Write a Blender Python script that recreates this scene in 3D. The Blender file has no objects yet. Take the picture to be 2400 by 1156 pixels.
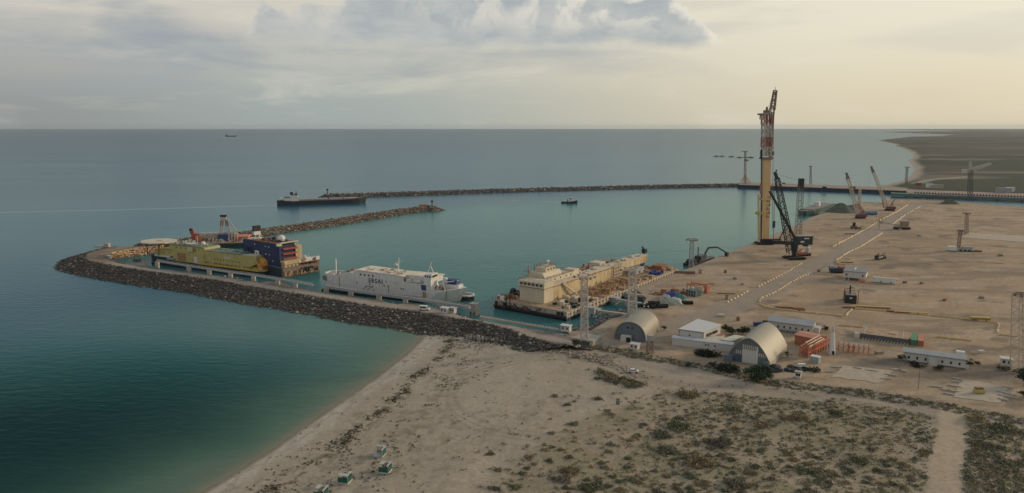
import bpy, math, random
import numpy as np
from mathutils import Vector, noise as mnoise
R=math.radians
scene=bpy.context.scene
COL=scene.collection
# ---------------------------------------------------------------- camera
FPX=1714.0; HC=100.0; TH=math.atan(281.7/FPX)
cam=bpy.data.cameras.new('camera'); co=bpy.data.objects.new('camera',cam); COL.objects.link(co)
cam.sensor_width=36; cam.lens=FPX/2400*36; cam.clip_start=1; cam.clip_end=90000
co.location=(0,0,HC); co.rotation_euler=(math.pi/2-TH,0,0); scene.camera=co
scene.view_settings.view_transform='Standard'; scene.view_settings.look='None'
scene.view_settings.gamma=1; scene.view_settings.exposure=0.08
scene.render.engine='CYCLES'
SUN_AZ=R(72); SUN_EL=R(17)     # azimuth clockwise from +Y
# ---------------------------------------------------------------- world
def world():
    w=bpy.data.worlds.new('World'); scene.world=w; w.use_nodes=True
    nt=w.node_tree; N=nt.nodes; L=nt.links; N.clear()
    out=N.new('ShaderNodeOutputWorld'); bg=N.new('ShaderNodeBackground'); L.new(bg.outputs[0],out.inputs[0])
    bg.inputs[1].default_value=0.1
    sky=N.new('ShaderNodeTexSky'); sky.sky_type='NISHITA'; sky.sun_disc=False
    sky.sun_elevation=SUN_EL; sky.sun_rotation=SUN_AZ; sky.altitude=100; sky.dust_density=3
    tc=N.new('ShaderNodeTexCoord'); sp=N.new('ShaderNodeSeparateXYZ'); L.new(tc.outputs['Generated'],sp.inputs[0])
    def M(op,a,b=None,c=None,clamp=False):
        n=N.new('ShaderNodeMath'); n.operation=op; n.use_clamp=clamp
        for i,v in enumerate((a,b,c)):
            if v is None: continue
            if isinstance(v,(int,float)): n.inputs[i].default_value=v
            else: L.new(v,n.inputs[i])
        return n.outputs[0]
    def sm(v,a,b,lo=0.,hi=1.):
        n=N.new('ShaderNodeMapRange'); n.interpolation_type='SMOOTHSTEP'
        L.new(v,n.inputs[0]); n.inputs[1].default_value=a; n.inputs[2].default_value=b; n.inputs[3].default_value=lo; n.inputs[4].default_value=hi
        return n.outputs[0]
    def mix(f,a,b):
        n=N.new('ShaderNodeMix'); n.data_type='RGBA'
        if isinstance(f,(int,float)): n.inputs[0].default_value=f
        else: L.new(f,n.inputs[0])
        for i,v in ((6,a),(7,b)):
            if isinstance(v,tuple): n.inputs[i].default_value=(*[q*10 for q in v],1)
            else: L.new(v,n.inputs[i])
        return n.outputs[2]
    az=M('ARCTAN2',sp.outputs[0],sp.outputs[1]); el=M('MAXIMUM',M('ARCSINE',sp.outputs[2]),0.0)
    def nz(sx,sy,scale,det,rough=.5,off=0.,dist=0.):
        cx=N.new('ShaderNodeCombineXYZ'); L.new(M('MULTIPLY',az,sx),cx.inputs[0]); L.new(M('MULTIPLY',el,sy),cx.inputs[1]); cx.inputs[2].default_value=off
        n=N.new('ShaderNodeTexNoise'); n.inputs['Scale'].default_value=scale; n.inputs['Detail'].default_value=det; n.inputs['Roughness'].default_value=rough
        n.inputs['Distortion'].default_value=dist
        L.new(cx.outputs[0],n.inputs['Vector']); return n.outputs['Fac']
    cool=(.375,.425,.415); warm=(.70,.63,.475)
    low=mix(sm(az,-.28,.46),mix(sm(az,-.25,-.6),cool,(.305,.325,.325)),warm)                 # near the horizon
    high=mix(sm(az,-.55,.45),(.62,.58,.51),(.80,.74,.59))   # thin high veil, paler
    base=mix(sm(el,.02,.15),low,high)
    up=mix(sm(el,.17,.75),base,(.34,.40,.47))
    # broad streaks of stratus, greyer to the left
    s1=nz(1.0,4.5,3.2,5,.55,3.1,.4)
    st=M('MULTIPLY',sm(s1,.46,.66),sm(az,.35,-.45,.25,1.))
    st=M('MULTIPLY',M('MULTIPLY',st,sm(el,.02,.07)),M('SUBTRACT',1.0,M('MULTIPLY',M('MULTIPLY',sm(az,-.45,-.38),sm(az,-.12,-.2)),sm(el,.085,.11))))
    c1=mix(M('MULTIPLY',st,.85),up,(.335,.365,.40))
    s2=nz(1.0,6.0,5.,6,.6,9.4,.6)
    c2=mix(M('MULTIPLY',sm(s2,.5,.72),.35),c1,(.80,.74,.62))
    # darker low streak left of the cumulus and a grey bank at far left
    def band(a0,a1,e0,e1,soft):
        f=M('MULTIPLY',sm(az,a0-soft,a0+soft),sm(az,a1+soft,a1-soft))
        return M('MULTIPLY',f,M('MULTIPLY',sm(el,e0-.008,e0+.004),sm(el,e1+.008,e1-.008)))
    n3=nz(1.,3.,14.,6,.6,5.)
    b1=M('MULTIPLY',band(-.46,-.33,.100,.112,.05),sm(n3,.33,.6))
    c3=mix(M('MULTIPLY',b1,.75),c2,(.31,.35,.39))
    b2=M('MULTIPLY',band(-.9,-.40,.072,.125,.16),sm(nz(1.,4.,5.,5,.6,2.2),.3,.62))
    c3=mix(M('MULTIPLY',b2,.6),c3,(.315,.35,.385))
    # cumulus with flat base
    n4=nz(1.0,1.25,17.,9,.62,1.7,.35); n5=nz(1.,1.,48.,6,.6,7.7,.2)
    top=M('ADD',M('ADD',.147,sm(az,-.225,-.195,0.,.07)),sm(az,.14,.31,0.,-.135))
    top=M('ADD',top,sm(az,-.35,-.315,-.045,0.))
    top=M('ADD',top,M('MULTIPLY',M('SUBTRACT',n4,.5),.075))
    top=M('ADD',top,M('MULTIPLY',M('SUBTRACT',n5,.5),.016))
    base_l=M('ADD',M('ADD',.103,sm(az,-.2,-.34,0.,.006)),M('MULTIPLY',M('SUBTRACT',nz(1.,1.,12.,7,.6,4.),.5),.03))
    d=M('SUBTRACT',top,el)
    body=M('MULTIPLY',sm(d,-.0015,.004),sm(M('SUBTRACT',el,base_l),-.007,.012))
    rim=sm(M('ADD',d,M('MULTIPLY',M('SUBTRACT',nz(1.,1.,22.,6,.6,12.),.5),.07)),.022,-.002)
    ht=sm(el,.108,.15)
    puff=sm(nz(1.,1.1,16.,8,.6,24.,.5),.47,.58)
    light=M('MAXIMUM',M('MULTIPLY',rim,.9),M('MULTIPLY',M('MULTIPLY',puff,sm(az,-.19,-.05,.12,.75)),ht))
    tone=mix(sm(nz(1.,2.2,9.,6,.6,31.),.38,.62),(.375,.41,.435),(.51,.52,.505))
    ccol=mix(light,tone,mix(sm(az,-.25,.2),(.60,.58,.54),(.84,.78,.66)))
    c4=mix(M('MULTIPLY',body,.93),c3,ccol)
    # thin streaks under it
    b3=M('MULTIPLY',band(-.30,.13,.094,.101,.06),sm(nz(1.,7.,6.,6,.6,15.),.40,.6))
    c4=mix(M('MULTIPLY',b3,.7),c4,(.36,.40,.42))
    fin=mix(.12,c4,sky.outputs[0])
    L.new(fin,bg.inputs[0])
world()
sl=bpy.data.lights.new('sun','SUN'); sl.energy=2.1; sl.angle=R(6); sl.color=(1,.80,.56)
so=bpy.data.objects.new('sun',sl); COL.objects.link(so)
sd=Vector((math.sin(SUN_AZ)*math.cos(SUN_EL),math.cos(SUN_AZ)*math.cos(SUN_EL),math.sin(SUN_EL)))
so.rotation_euler=sd.to_track_quat('Z','Y').to_euler(); so.location=(300,300,300)
# ---------------------------------------------------------------- pixel <-> place helpers
CT,ST=math.cos(TH),math.sin(TH)
def G(px,py,z=3.0):
    x=px-1200; y=578-py; t=(z-HC)/(-FPX*ST+y*CT)
    return Vector((x*t,(FPX*CT+y*ST)*t,z))
def WY(px,py,Y):           # point seen at a pixel on the plane y=Y
    x=px-1200; y=578-py; t=Y/(FPX*CT+y*ST)
    return Vector((x*t,Y,HC+t*(-FPX*ST+y*CT)))
def G2(l,z=3.0): return [tuple(G(a,b,z)[:2]) for a,b in l]
# ---------------------------------------------------------------- materials
MATS={}
def mat(name,col,rough=.7,metal=0.,var=.18,scale=.35,rust=0.,bump=0.,streak=False,spec=.4,rcol=(.16,.065,.03)):
    if name in MATS: return MATS[name]
    m=bpy.data.materials.new(name); m.use_nodes=True; nt=m.node_tree; N=nt.nodes; L=nt.links
    p=N['Principled BSDF']; p.inputs['Roughness'].default_value=rough; p.inputs['Metallic'].default_value=metal
    p.inputs['Specular IOR Level'].default_value=spec
    g=N.new('ShaderNodeNewGeometry')
    mp=N.new('ShaderNodeMapping'); L.new(g.outputs['Position'],mp.inputs[0])
    mp.inputs['Scale'].default_value=(1,1,.22 if streak else 1)
    n=N.new('ShaderNodeTexNoise'); n.inputs['Scale'].default_value=scale; n.inputs['Detail'].default_value=8; n.inputs['Roughness'].default_value=.62
    L.new(mp.outputs[0],n.inputs['Vector'])
    r=N.new('ShaderNodeMapRange'); L.new(n.outputs['Fac'],r.inputs[0]); r.inputs[1].default_value=.28; r.inputs[2].default_value=.72
    r.inputs[3].default_value=1-var; r.inputs[4].default_value=1+var
    mx=N.new('ShaderNodeMix'); mx.data_type='RGBA'; mx.blend_type='MULTIPLY'; mx.inputs[0].default_value=1
    mx.inputs[6].default_value=(*col,1); L.new(r.outputs[0],mx.inputs[7]); last=mx.outputs[2]
    if rust>0:
        n2=N.new('ShaderNodeTexNoise'); n2.inputs['Scale'].default_value=scale*1.7; n2.inputs['Detail'].default_value=9; n2.inputs['Roughness'].default_value=.7
        L.new(mp.outputs[0],n2.inputs['Vector'])
        r2=N.new('ShaderNodeMapRange'); L.new(n2.outputs['Fac'],r2.inputs[0]); t=.70-.28*rust
        r2.inputs[1].default_value=t; r2.inputs[2].default_value=t+.1; r2.inputs[4].default_value=.85
        m2=N.new('ShaderNodeMix'); m2.data_type='RGBA'; L.new(r2.outputs[0],m2.inputs[0]); L.new(last,m2.inputs[6]); m2.inputs[7].default_value=(*rcol,1)
        last=m2.outputs[2]
    L.new(last,p.inputs['Base Color'])
    if bump>0:
        b=N.new('ShaderNodeBump'); b.inputs['Strength'].default_value=bump; b.inputs['Distance'].default_value=.3; L.new(n.outputs['Fac'],b.inputs['Height']); L.new(b.outputs[0],p.inputs['Normal'])
    MATS[name]=m; return m
# ---------------------------------------------------------------- object helpers
def tag(o,label=None,cat=None,group=None,kind=None):
    if label: o['label']=label
    if cat: o['category']=cat
    if group: o['group']=group
    if kind: o['kind']=kind
    return o
def mesh_obj(name,verts,faces,m=None,parent=None,smooth=False):
    me=bpy.data.meshes.new(name); me.from_pydata([tuple(v) for v in verts],[],faces); me.update()
    if m: me.materials.append(m)
    if smooth: me.polygons.foreach_set('use_smooth',[True]*len(me.polygons))
    o=bpy.data.objects.new(name,me); COL.objects.link(o)
    if parent: o.parent=parent
    return o
def empty(name,loc,rz=0.,label=None,cat=None,group=None):
    o=bpy.data.objects.new(name,None); COL.objects.link(o); o.location=loc; o.rotation_euler=(0,0,rz); o.empty_display_size=1
    return tag(o,label,cat,group)
def copy_tree(o,loc=None,rz=None,parent=None,label=None):
    c=o.copy(); COL.objects.link(c); c.parent=parent
    if loc is not None: c.location=loc
    if rz is not None: c.rotation_euler=(0,0,rz)
    if label: c['label']=label
    for ch in list(o.children): copy_tree(ch,parent=c)
    return c
class MB:
    def __init__(s): s.v=[]; s.f=[]
    def add(s,vs,fs):
        k=len(s.v); s.v+= [tuple(v) for v in vs]; s.f+=[tuple(i+k for i in f) for f in fs]; return s
    def box(s,x0,x1,y0,y1,z0,z1):
        return s.add([(x0,y0,z0),(x1,y0,z0),(x1,y1,z0),(x0,y1,z0),(x0,y0,z1),(x1,y0,z1),(x1,y1,z1),(x0,y1,z1)],
            [(0,3,2,1),(4,5,6,7),(0,1,5,4),(1,2,6,5),(2,3,7,6),(3,0,4,7)])
    def obox(s,c,sz,rz=0,tilt=0):
        a,b,h=sz[0]/2,sz[1]/2,sz[2]/2; cs,sn=math.cos(rz),math.sin(rz); vs=[]
        for z in(-h,h):
            for x,y in((-a,-b),(a,-b),(a,b),(-a,b)):
                zz=z+tilt*x; vs.append((c[0]+x*cs-y*sn,c[1]+x*sn+y*cs,c[2]+zz))
        return s.add(vs,[(0,3,2,1),(4,5,6,7),(0,1,5,4),(1,2,6,5),(2,3,7,6),(3,0,4,7)])
    def bar(s,p,q,w=.2,n=4,w2=None):
        p=Vector(p);q=Vector(q);d=q-p
        if d.length<1e-6: return s
        d.normalize(); a=d.cross(Vector((0,0,1)))
        if a.length<1e-3: a=Vector((1,0,0))
        a.normalize(); b=d.cross(a); vs=[]; w2=w if w2 is None else w2
        for P,ww in((p,w),(q,w2)):
            for i in range(n):
                t=2*math.pi*(i+.5)/n; r=ww/2*(1.4142 if n==4 else 1); vs.append(P+a*(math.cos(t)*r)+b*(math.sin(t)*r))
        fs=[(i,(i+1)%n,n+(i+1)%n,n+i) for i in range(n)]+[tuple(range(n-1,-1,-1)),tuple(range(n,2*n))]
        return s.add(vs,fs)
    def cyl(s,c,r,h,n=12,r2=None): return s.bar(c,(c[0],c[1],c[2]+h),2*r,n,None if r2 is None else 2*r2)
    def prism(s,poly,z0,z1):
        n=len(poly); vs=[(x,y,z0) for x,y in poly]+[(x,y,z1) for x,y in poly]
        return s.add(vs,[tuple(range(n-1,-1,-1)),tuple(range(n,2*n))]+[(i,(i+1)%n,n+(i+1)%n,n+i) for i in range(n)])
    def prismy(s,poly,y0,y1):   # poly in (x,z)
        n=len(poly); vs=[(x,y0,z) for x,z in poly]+[(x,y1,z) for x,z in poly]
        return s.add(vs,[tuple(range(n)),tuple(range(2*n-1,n-1,-1))]+[(n+i,n+(i+1)%n,(i+1)%n,i) for i in range(n)])
    def prismx(s,poly,x0,x1):   # poly in (y,z)
        n=len(poly); vs=[(x0,y,z) for y,z in poly]+[(x1,y,z) for y,z in poly]
        return s.add(vs,[tuple(range(n-1,-1,-1)),tuple(range(n,2*n))]+[(i,(i+1)%n,n+(i+1)%n,n+i) for i in range(n)])
    def sphere(s,c,r,n=10,m=6,sz=1.):
        vs=[(c[0],c[1],c[2]+r*sz)]; fs=[]
        for j in range(1,m):
            t=math.pi*j/m
            for i in range(n):
                a=2*math.pi*i/n; vs.append((c[0]+r*math.sin(t)*math.cos(a),c[1]+r*math.sin(t)*math.sin(a),c[2]+r*sz*math.cos(t)))
        vs.append((c[0],c[1],c[2]-r*sz)); e=len(vs)-1
        for i in range(n):
            fs.append((0,1+i,1+(i+1)%n)); fs.append((e,1+(m-2)*n+(i+1)%n,1+(m-2)*n+i))
            for j in range(m-2): fs.append((1+j*n+i,1+(j+1)*n+i,1+(j+1)*n+(i+1)%n,1+j*n+(i+1)%n))
        return s.add(vs,fs)
    def lattice(s,p,q,w0,w1,seg,r=.12,chord=None,three=False):
        p=Vector(p);q=Vector(q);d=(q-p).normalized(); a=d.cross(Vector((0,1,0)))
        if a.length<.3: a=d.cross(Vector((1,0,0)))
        a.normalize(); b=d.cross(a).normalized(); ch=chord or r*1.5
        def ring(t):
            c=p.lerp(q,t); w=(w0+(w1-w0)*t)/2
            return [c+a*w+b*w,c-a*w+b*w,c-a*w-b*w,c+a*w-b*w]
        r0=ring(0)
        for k in range(seg):
            r1=ring((k+1)/seg)
            for i in range(4):
                s.bar(r0[i],r1[i],ch)
                j=(i+1)%4
                s.bar(r0[i] if k%2 else r0[j], r1[j] if k%2 else r1[i], r)
                s.bar(r1[i],r1[j],r)
            r0=r1
        return s
    def build(s,name,m,parent=None,smooth=False): return mesh_obj(name,s.v,s.f,m,parent,smooth)
def smoothstep(a,b,x):
    t=np.clip((x-a)/(b-a),0,1); return t*t*(3-2*t)
def seg_dist(P,poly,closed=False):
    X,Y=P; best=np.full(X.shape,1e9); n=len(poly)
    for i in range(n if closed else n-1):
        x0,y0=poly[i]; x1,y1=poly[(i+1)%n]; dx,dy=x1-x0,y1-y0; L2=dx*dx+dy*dy+1e-9
        t=np.clip(((X-x0)*dx+(Y-y0)*dy)/L2,0,1); best=np.minimum(best,np.hypot(X-x0-t*dx,Y-y0-t*dy))
    return best
def inside(P,poly):
    X,Y=P; c=np.zeros(X.shape,bool); n=len(poly)
    for i in range(n):
        x0,y0=poly[i]; x1,y1=poly[(i+1)%n]
        if y0==y1: continue
        k=((y0>Y)!=(y1>Y))&(X<(x1-x0)*(Y-y0)/(y1-y0)+x0); c^=k
    return c
def sdist(P,poly):
    d=seg_dist(P,poly,True); return np.where(inside(P,poly),d,-d)
_rs=np.random.RandomState(5); _T=_rs.rand(256,256)
def vnoise(X,Y,sc,off=0):
    x=X/sc+off*17.3; y=Y/sc+off*9.1; xi=np.floor(x).astype(int); yi=np.floor(y).astype(int); fx=x-xi; fy=y-yi
    fx=fx*fx*(3-2*fx); fy=fy*fy*(3-2*fy); a=_T[xi%256,yi%256]; b=_T[(xi+1)%256,yi%256]; c=_T[xi%256,(yi+1)%256]; d=_T[(xi+1)%256,(yi+1)%256]
    return (a*(1-fx)+b*fx)*(1-fy)+(c*(1-fx)+d*fx)*fy
def fbm(X,Y,sc,o=4,off=0):
    s=0;a=1;t=0
    for i in range(o): s=s+a*vnoise(X,Y,sc/2**i,off+i); t+=a; a*=.55
    return s/t
# ---------------------------------------------------------------- places on the coast (outlines as plan polygons)
SHORE=[(-330,1900),(100,1330),(300,1240),(470,1156),(560,1102),(640,1052),(700,1008),(770,960),(850,905),(920,855),(962,820),(985,796),(990,779)]
YEDGE=[(1330,778),(1385,776),(1432,748),(1464,741),(1501,722),(1516,700),(1490,677),(1587,640),(1640,620),(1718,589),(1765,570),(1874,525),(1900,510),(1946,497),(2012,474),(2062,476),(2080,467),(2160,469),(2220,472),(2400,486),(2700,506),(3300,540)]
s0=[tuple(G(a,b,0)[:2]) for a,b in SHORE[2:]]; y0=[tuple(G(a,b,3)[:2]) for a,b in YEDGE]
LAND_A=[(-260,20),(-130,110)]+s0+[tuple(G(1100,768,3)[:2]),tuple(G(1240,777,3)[:2])]+y0+[(1600,600),(1600,-200),(-260,-200)]
BEACHLINE=[(-260,20),(-130,110)]+s0
FARCO=[(2060,437),(2110,426),(2132,416),(2143,400),(2140,388),(2128,376),(2142,370),(2137,358),(2118,348),(2098,342),(2104,339),(2078,334),(2058,329),(2075,327),(2130,321),(2200,319),(2238,316),(2180,314),(2060,309.5),(2180,308),(2270,307),(2160,305),(2070,303.3),(2300,302.4),(2500,302.0)]
LAND_B=[tuple(G(a,b,0)[:2]) for a,b in FARCO]+[(60000,26000),(60000,700),tuple(G(3300,505,0)[:2]),tuple(G(2400,459,0)[:2]),tuple(G(2150,452,0)[:2])]
SEA=29500.
def fan_grid(ys,ks):
    Y,K=np.meshgrid(ys,ks,indexing='ij'); return Y*K,Y
def grid_obj(name,X,Y,Z,attrs,m,keep=None):
    nr,nc=X.shape; co_=np.stack([X,Y,Z],-1).reshape(-1,3).astype(np.float32)
    idx=np.arange(nr*nc).reshape(nr,nc); q=np.stack([idx[:-1,:-1],idx[:-1,1:],idx[1:,1:],idx[1:,:-1]],-1)
    if keep is not None: k=keep[:-1,:-1]|keep[1:,1:]|keep[:-1,1:]|keep[1:,:-1]; q=q[k]
    q=q.reshape(-1,4)
    me=bpy.data.meshes.new(name); me.vertices.add(len(co_)); me.vertices.foreach_set('co',co_.ravel())
    me.loops.add(q.size); me.loops.foreach_set('vertex_index',q.ravel().astype(np.int32))
    me.polygons.add(len(q)); me.polygons.foreach_set('loop_start',np.arange(0,q.size,4,dtype=np.int32)); me.polygons.foreach_set('loop_total',np.full(len(q),4,np.int32))
    me.polygons.foreach_set('use_smooth',np.ones(len(q),bool)); me.update(); me.validate()
    for n,A in attrs.items():
        if A.ndim==3:
            a=me.attributes.new(n,'FLOAT_COLOR','POINT'); c=np.concatenate([A.reshape(-1,3),np.ones((A.size//3,1))],1).astype(np.float32); a.data.foreach_set('color',c.ravel())
        else:
            a=me.attributes.new(n,'FLOAT','POINT'); a.data.foreach_set('value',A.ravel().astype(np.float32))
    me.materials.append(m); o=bpy.data.objects.new(name,me); COL.objects.link(o); return o
# ---- ground sheet
ROAD_MAIN=G2([(1250,785),(1420,828),(1560,850),(1650,872),(1760,896),(1900,916),(2050,935),(2200,962),(2400,995),(2700,1045)],3)
ROAD_CAR=G2([(1330,815),(1420,850),(1480,875),(1560,898),(1660,905),(1780,912),(1900,926)],3)
ROAD_BR=G2([(2235,965),(2230,1000),(2222,1060),(2215,1120),(2208,1200),(2200,1300)],3)
ROAD_BEACH=G2([(1530,905),(1440,948),(1380,965),(1320,985),(1200,1050),(1080,1130),(960,1260)],3)
YARDPOLY=G2([(1330,790),(1420,815),(1560,838),(1700,870),(1830,893),(2050,922),(2200,945),(2400,980),(2800,1040),(3400,900),(3300,540)]+YEDGE[::-1][1:],3)
SCRUB1=G2([(1440,950),(1510,925),(1600,905),(1830,912),(2050,945),(2170,965),(2207,990),(2200,1060),(2188,1156),(2170,1400),(1000,1400),(1110,1160),(1180,1085),(1260,1020),(1380,965)],2.5)
SCRUB2=G2([(2262,985),(2400,1005),(2700,1060),(2700,1400),(2235,1400),(2250,1120),(2255,1050)],2.5)
SCRUB3=G2([(1395,868),(1440,862),(1490,885),(1525,910),(1500,918),(1450,905),(1400,890)],2.5)
STRIP=G2([(1385,812),(1440,822),(1560,846),(1650,862),(1700,874),(1800,898),(1900,908),(2050,926),(2200,952),(2400,990),(2600,1030)],3)
YROAD=G2([(1500,790),(1640,745),(1700,725),(1800,680),(1900,630),(1990,580),(2060,540),(2110,505),(2160,478)],3)
def cr(*c): return np.array(c,float)
def terrain_z(X,Y):
    P=(X,Y); sA=sdist(P,LAND_A); sB=sdist(P,LAND_B); dB=seg_dist(P,BEACHLINE)
    dyard=sdist(P,YARDPOLY)
    beach=np.clip(dB*.055,0,.9)+np.clip((dB-22)*.05,0,1.2)+.9*smoothstep(45,110,dB)
    beach=beach-.9*smoothstep(45,110,dB)+.9*smoothstep(40,100,dB)
    h=(fbm(X,Y,14,4,1)-.5)*1.0*smoothstep(20,70,dB)*(1-smoothstep(-12,0,dyard))+(fbm(X,Y,3.1,2,3)-.5)*.22*smoothstep(3,20,dB)*(1-smoothstep(-6,0,dyard))
    za=np.where(sA>0,np.minimum(beach,3)+h,-np.minimum(dB*.09,4.))+(fbm(X,Y,7,3,77)-.5)*.16*np.exp(-dB/6)
    za=np.where(dyard>-14,za*(1-smoothstep(-14,0,dyard))+3.0*smoothstep(-14,0,dyard),za)
    # steep where the yard meets the basin
    ed=seg_dist(P,y0); za=np.where((sA<=0)&(ed<dB),-4,za)
    za=np.where((sA>0)&(ed<5)&(dB>30),np.minimum(za,2.4),za)
    zb=np.clip(sB*.05,-4,2.5)+np.where(sB>60,(fbm(X,Y,220,3,7)-.4)*6*smoothstep(60,900,sB),0)
    return np.where(sB>-80,np.maximum(za,zb),za),sA,sB,dB,dyard
def build_ground():
    ys=np.concatenate([np.linspace(-190,110,24),np.exp(np.linspace(math.log(118),math.log(1900),620)),np.exp(np.linspace(math.log(1925),math.log(SEA*.97),150))])
    ks=np.linspace(-.55,1.05,640)
    X,Y=fan_grid(np.where(ys<118,118,ys),ks); Y=np.repeat(ys[:,None],len(ks),1)
    Z,sA,sB,dB,dY=terrain_z(X,Y); P=(X,Y)
    w1=fbm(X,Y,9,4,2); w2=fbm(X,Y,60,4,4); w3=fbm(X,Y,2.4,3,6)
    def blend(c,t,f): return c*(1-f[...,None])+np.array(t)*f[...,None]
    C=np.ones(X.shape+(3,))*cr(.335,.285,.225)                    # dry sand
    C=blend(C,(.30,.25,.19),smoothstep(.45,.62,w2)*.6)
    C=blend(C,(.42,.375,.315),(1-smoothstep(6.5,9.5,dB+(w1-.5)*8))*.65); sc_=fbm(X,Y,4.5,3,81); C=blend(C,(.23,.20,.16),np.exp(-((dB-4.5-(sc_-.5)*9)/.8)**2)*.55)  # pale shell line at the shore
    C=blend(C,(.19,.165,.125),1-smoothstep(0.6,3.0,dB+(w1-.5)*1.5))            # wet
    wr=np.exp(-((dB-19-(w2-.5)*14)/2.6)**2)*smoothstep(.47,.56,w3)
    C=blend(C,(.11,.095,.06),np.clip(wr,0,1)*.9); C=blend(C,(.20,.17,.125),smoothstep(.55,.68,fbm(X,Y,2.2,3,83))*smoothstep(.42,.6,fbm(X,Y,22,3,84))*(dB>10)*.55)
    wr=np.exp(-((dB-34-(w2-.5)*20)/9)**2)*smoothstep(.56,.64,w3)
    C=blend(C,(.17,.14,.09),np.clip(wr,0,1)*.6)
    veg=np.zeros(X.shape)
    for pl in (SCRUB1,SCRUB2): veg=np.maximum(veg,smoothstep(-2,9,sdist(P,pl)+(w1-.5)*8))
    C=blend(C,(.27,.215,.145),veg*.65)
    C=blend(C,(.22,.19,.12),veg*smoothstep(.5,.6,w1)*.7)
    # yard
    yd=smoothstep(-1.5,1.5,dY+(w1-.5)*3)
    yc=np.ones(X.shape+(3,))*cr(.345,.25,.16); yc=blend(yc,(.29,.21,.133),smoothstep(.42,.6,w2))
    yc=blend(yc,(.36,.275,.195),smoothstep(.52,.62,fbm(X,Y,26,4,9))*.8)
    sx=fbm(X*.35,Y,11,4,12); yc=blend(yc,(.215,.165,.12),smoothstep(.53,.66,sx)*.75); yc=blend(yc,(.40,.32,.23),smoothstep(.58,.68,fbm(X*.3,Y*1.3,8,4,19))*.6); yc=blend(yc,(.26,.20,.145),smoothstep(.5,.62,fbm(X,Y,1.9,3,20))*.35)
    yc=blend(yc,(.15,.12,.09),smoothstep(.68,.76,fbm(X,Y,17,3,15))*.7)
    right=smoothstep(.9,1.9,X/np.maximum(Y,1)*3-.1)
    C=C*(1-yd[...,None])+yc*yd[...,None]
    def road(C,line,w,col,k=.85,soft=1.5):
        d=seg_dist(P,line)+(w1-.5)*2.5
        return blend(C,col,(1-smoothstep(w-soft,w+soft,d))*k)
    C=road(C,ROAD_MAIN,9.5,(.21,.175,.135),.5,2.5); C=road(C,ROAD_MAIN,6.2,(.30,.25,.20)); C=road(C,ROAD_MAIN,2.6,(.205,.175,.145),.4)
    C=road(C,ROAD_CAR,7.5,(.31,.255,.195)); C=road(C,ROAD_CAR,3,(.20,.165,.13),.45)
    C=road(C,ROAD_BR,3.7,(.36,.29,.21),.95,.8); C=road(C,ROAD_BEACH,3.2,(.34,.285,.22),.7)
    C=road(C,YROAD,9.5,(.27,.225,.185),.8,3); 
    C=road(C,G2([(1000,760),(1100,770),(1200,772),(1330,790),(1420,805)],3),6,(.27,.235,.195),.6)
    # tyre arcs on the yard and the sand
    for k,(cx,cy,rr) in enumerate([(1700,770,14),(1600,740,22),(2100,740,25),(2050,840,9),(2000,760,40),(2250,620,45),(2100,700,30),(1850,640,28),(2300,560,60),(1290,915,40)]):
        c=G(cx,cy); d=np.abs(np.hypot(X-c[0],Y-c[1])-rr-(w2-.5)*12); C=blend(C,(.20,.165,.125),(np.exp(-(d/.8)**2)+np.exp(-((d-3)/.8)**2)).clip(0,1)*.42*(Z>1))
    # dark oil / damp stains by pixel place
    for px,py,rx,ry,a in [(2040,855,14,7,.8),(2090,845,10,4,.7),(2130,620,38,12,.35),(2330,520,40,6,.45),(2360,505,40,4,.4),(1820,585,22,6,.35),(2280,600,30,4,.3),(2390,640,20,10,.3),(1960,815,12,6,.6),(2250,880,35,5,.7),(2340,875,24,8,.8),(1700,660,20,20,.2),(2200,500,50,4,.3)]:
        c=G(px,py); q=((X-c[0])/rx)**2+((Y-c[1])/ry)**2; C=blend(C,(.125,.105,.085),np.exp(-q*(1+ (w1-.5)*2.4).clip(.2,3))*a)
    # far land: dark steppe, pale shore, salt track
    fb=smoothstep(-5,25,sB); fl=np.ones(X.shape+(3,))*cr(.068,.062,.048)
    fl=blend(fl,(.038,.046,.030),smoothstep(.4,.6,fbm(X,Y,420,4,20))); fl=blend(fl,(.15,.13,.10),smoothstep(.55,.66,fbm(X*.3,Y,160,4,22))*.8)
    fl=blend(fl,(.25,.215,.18),(1-smoothstep(8,26,sB+(fbm(X,Y,80,3,25)-.5)*24))*(1-smoothstep(2600,4200,Y)))
    fl=blend(fl,(.26,.235,.19),(1-smoothstep(6,16,seg_dist(P,G2([(2150,428),(2180,420),(2230,417),(2270,414)],3))))*.9)
    fl=blend(fl,(.24,.19,.145),(1-smoothstep(0,26,seg_dist(P,G2([(2160,446),(2400,455),(2600,465)],3)))))
    C=C*(1-fb[...,None])+fl*fb[...,None]
    C=C*(.98+.22*fbm(X,Y,1.6,2,30))[...,None]*np.array((1.0,.985,.955))
    keep=(Z>-3.4)
    m=bpy.data.materials.new('ground'); m.use_nodes=True; nt=m.node_tree; N=nt.nodes; L=nt.links; p=N['Principled BSDF']; p.inputs['Roughness'].default_value=.95; p.inputs['Specular IOR Level'].default_value=.15
    a=N.new('ShaderNodeAttribute'); a.attribute_name='tint'; g=N.new('ShaderNodeNewGeometry')
    n=N.new('ShaderNodeTexNoise'); n.inputs['Scale'].default_value=.9; n.inputs['Detail'].default_value=10; n.inputs['Roughness'].default_value=.7; L.new(g.outputs['Position'],n.inputs['Vector'])
    r=N.new('ShaderNodeMapRange'); L.new(n.outputs['Fac'],r.inputs[0]); r.inputs[1].default_value=.3; r.inputs[2].default_value=.7; r.inputs[3].default_value=.82; r.inputs[4].default_value=1.16
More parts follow.
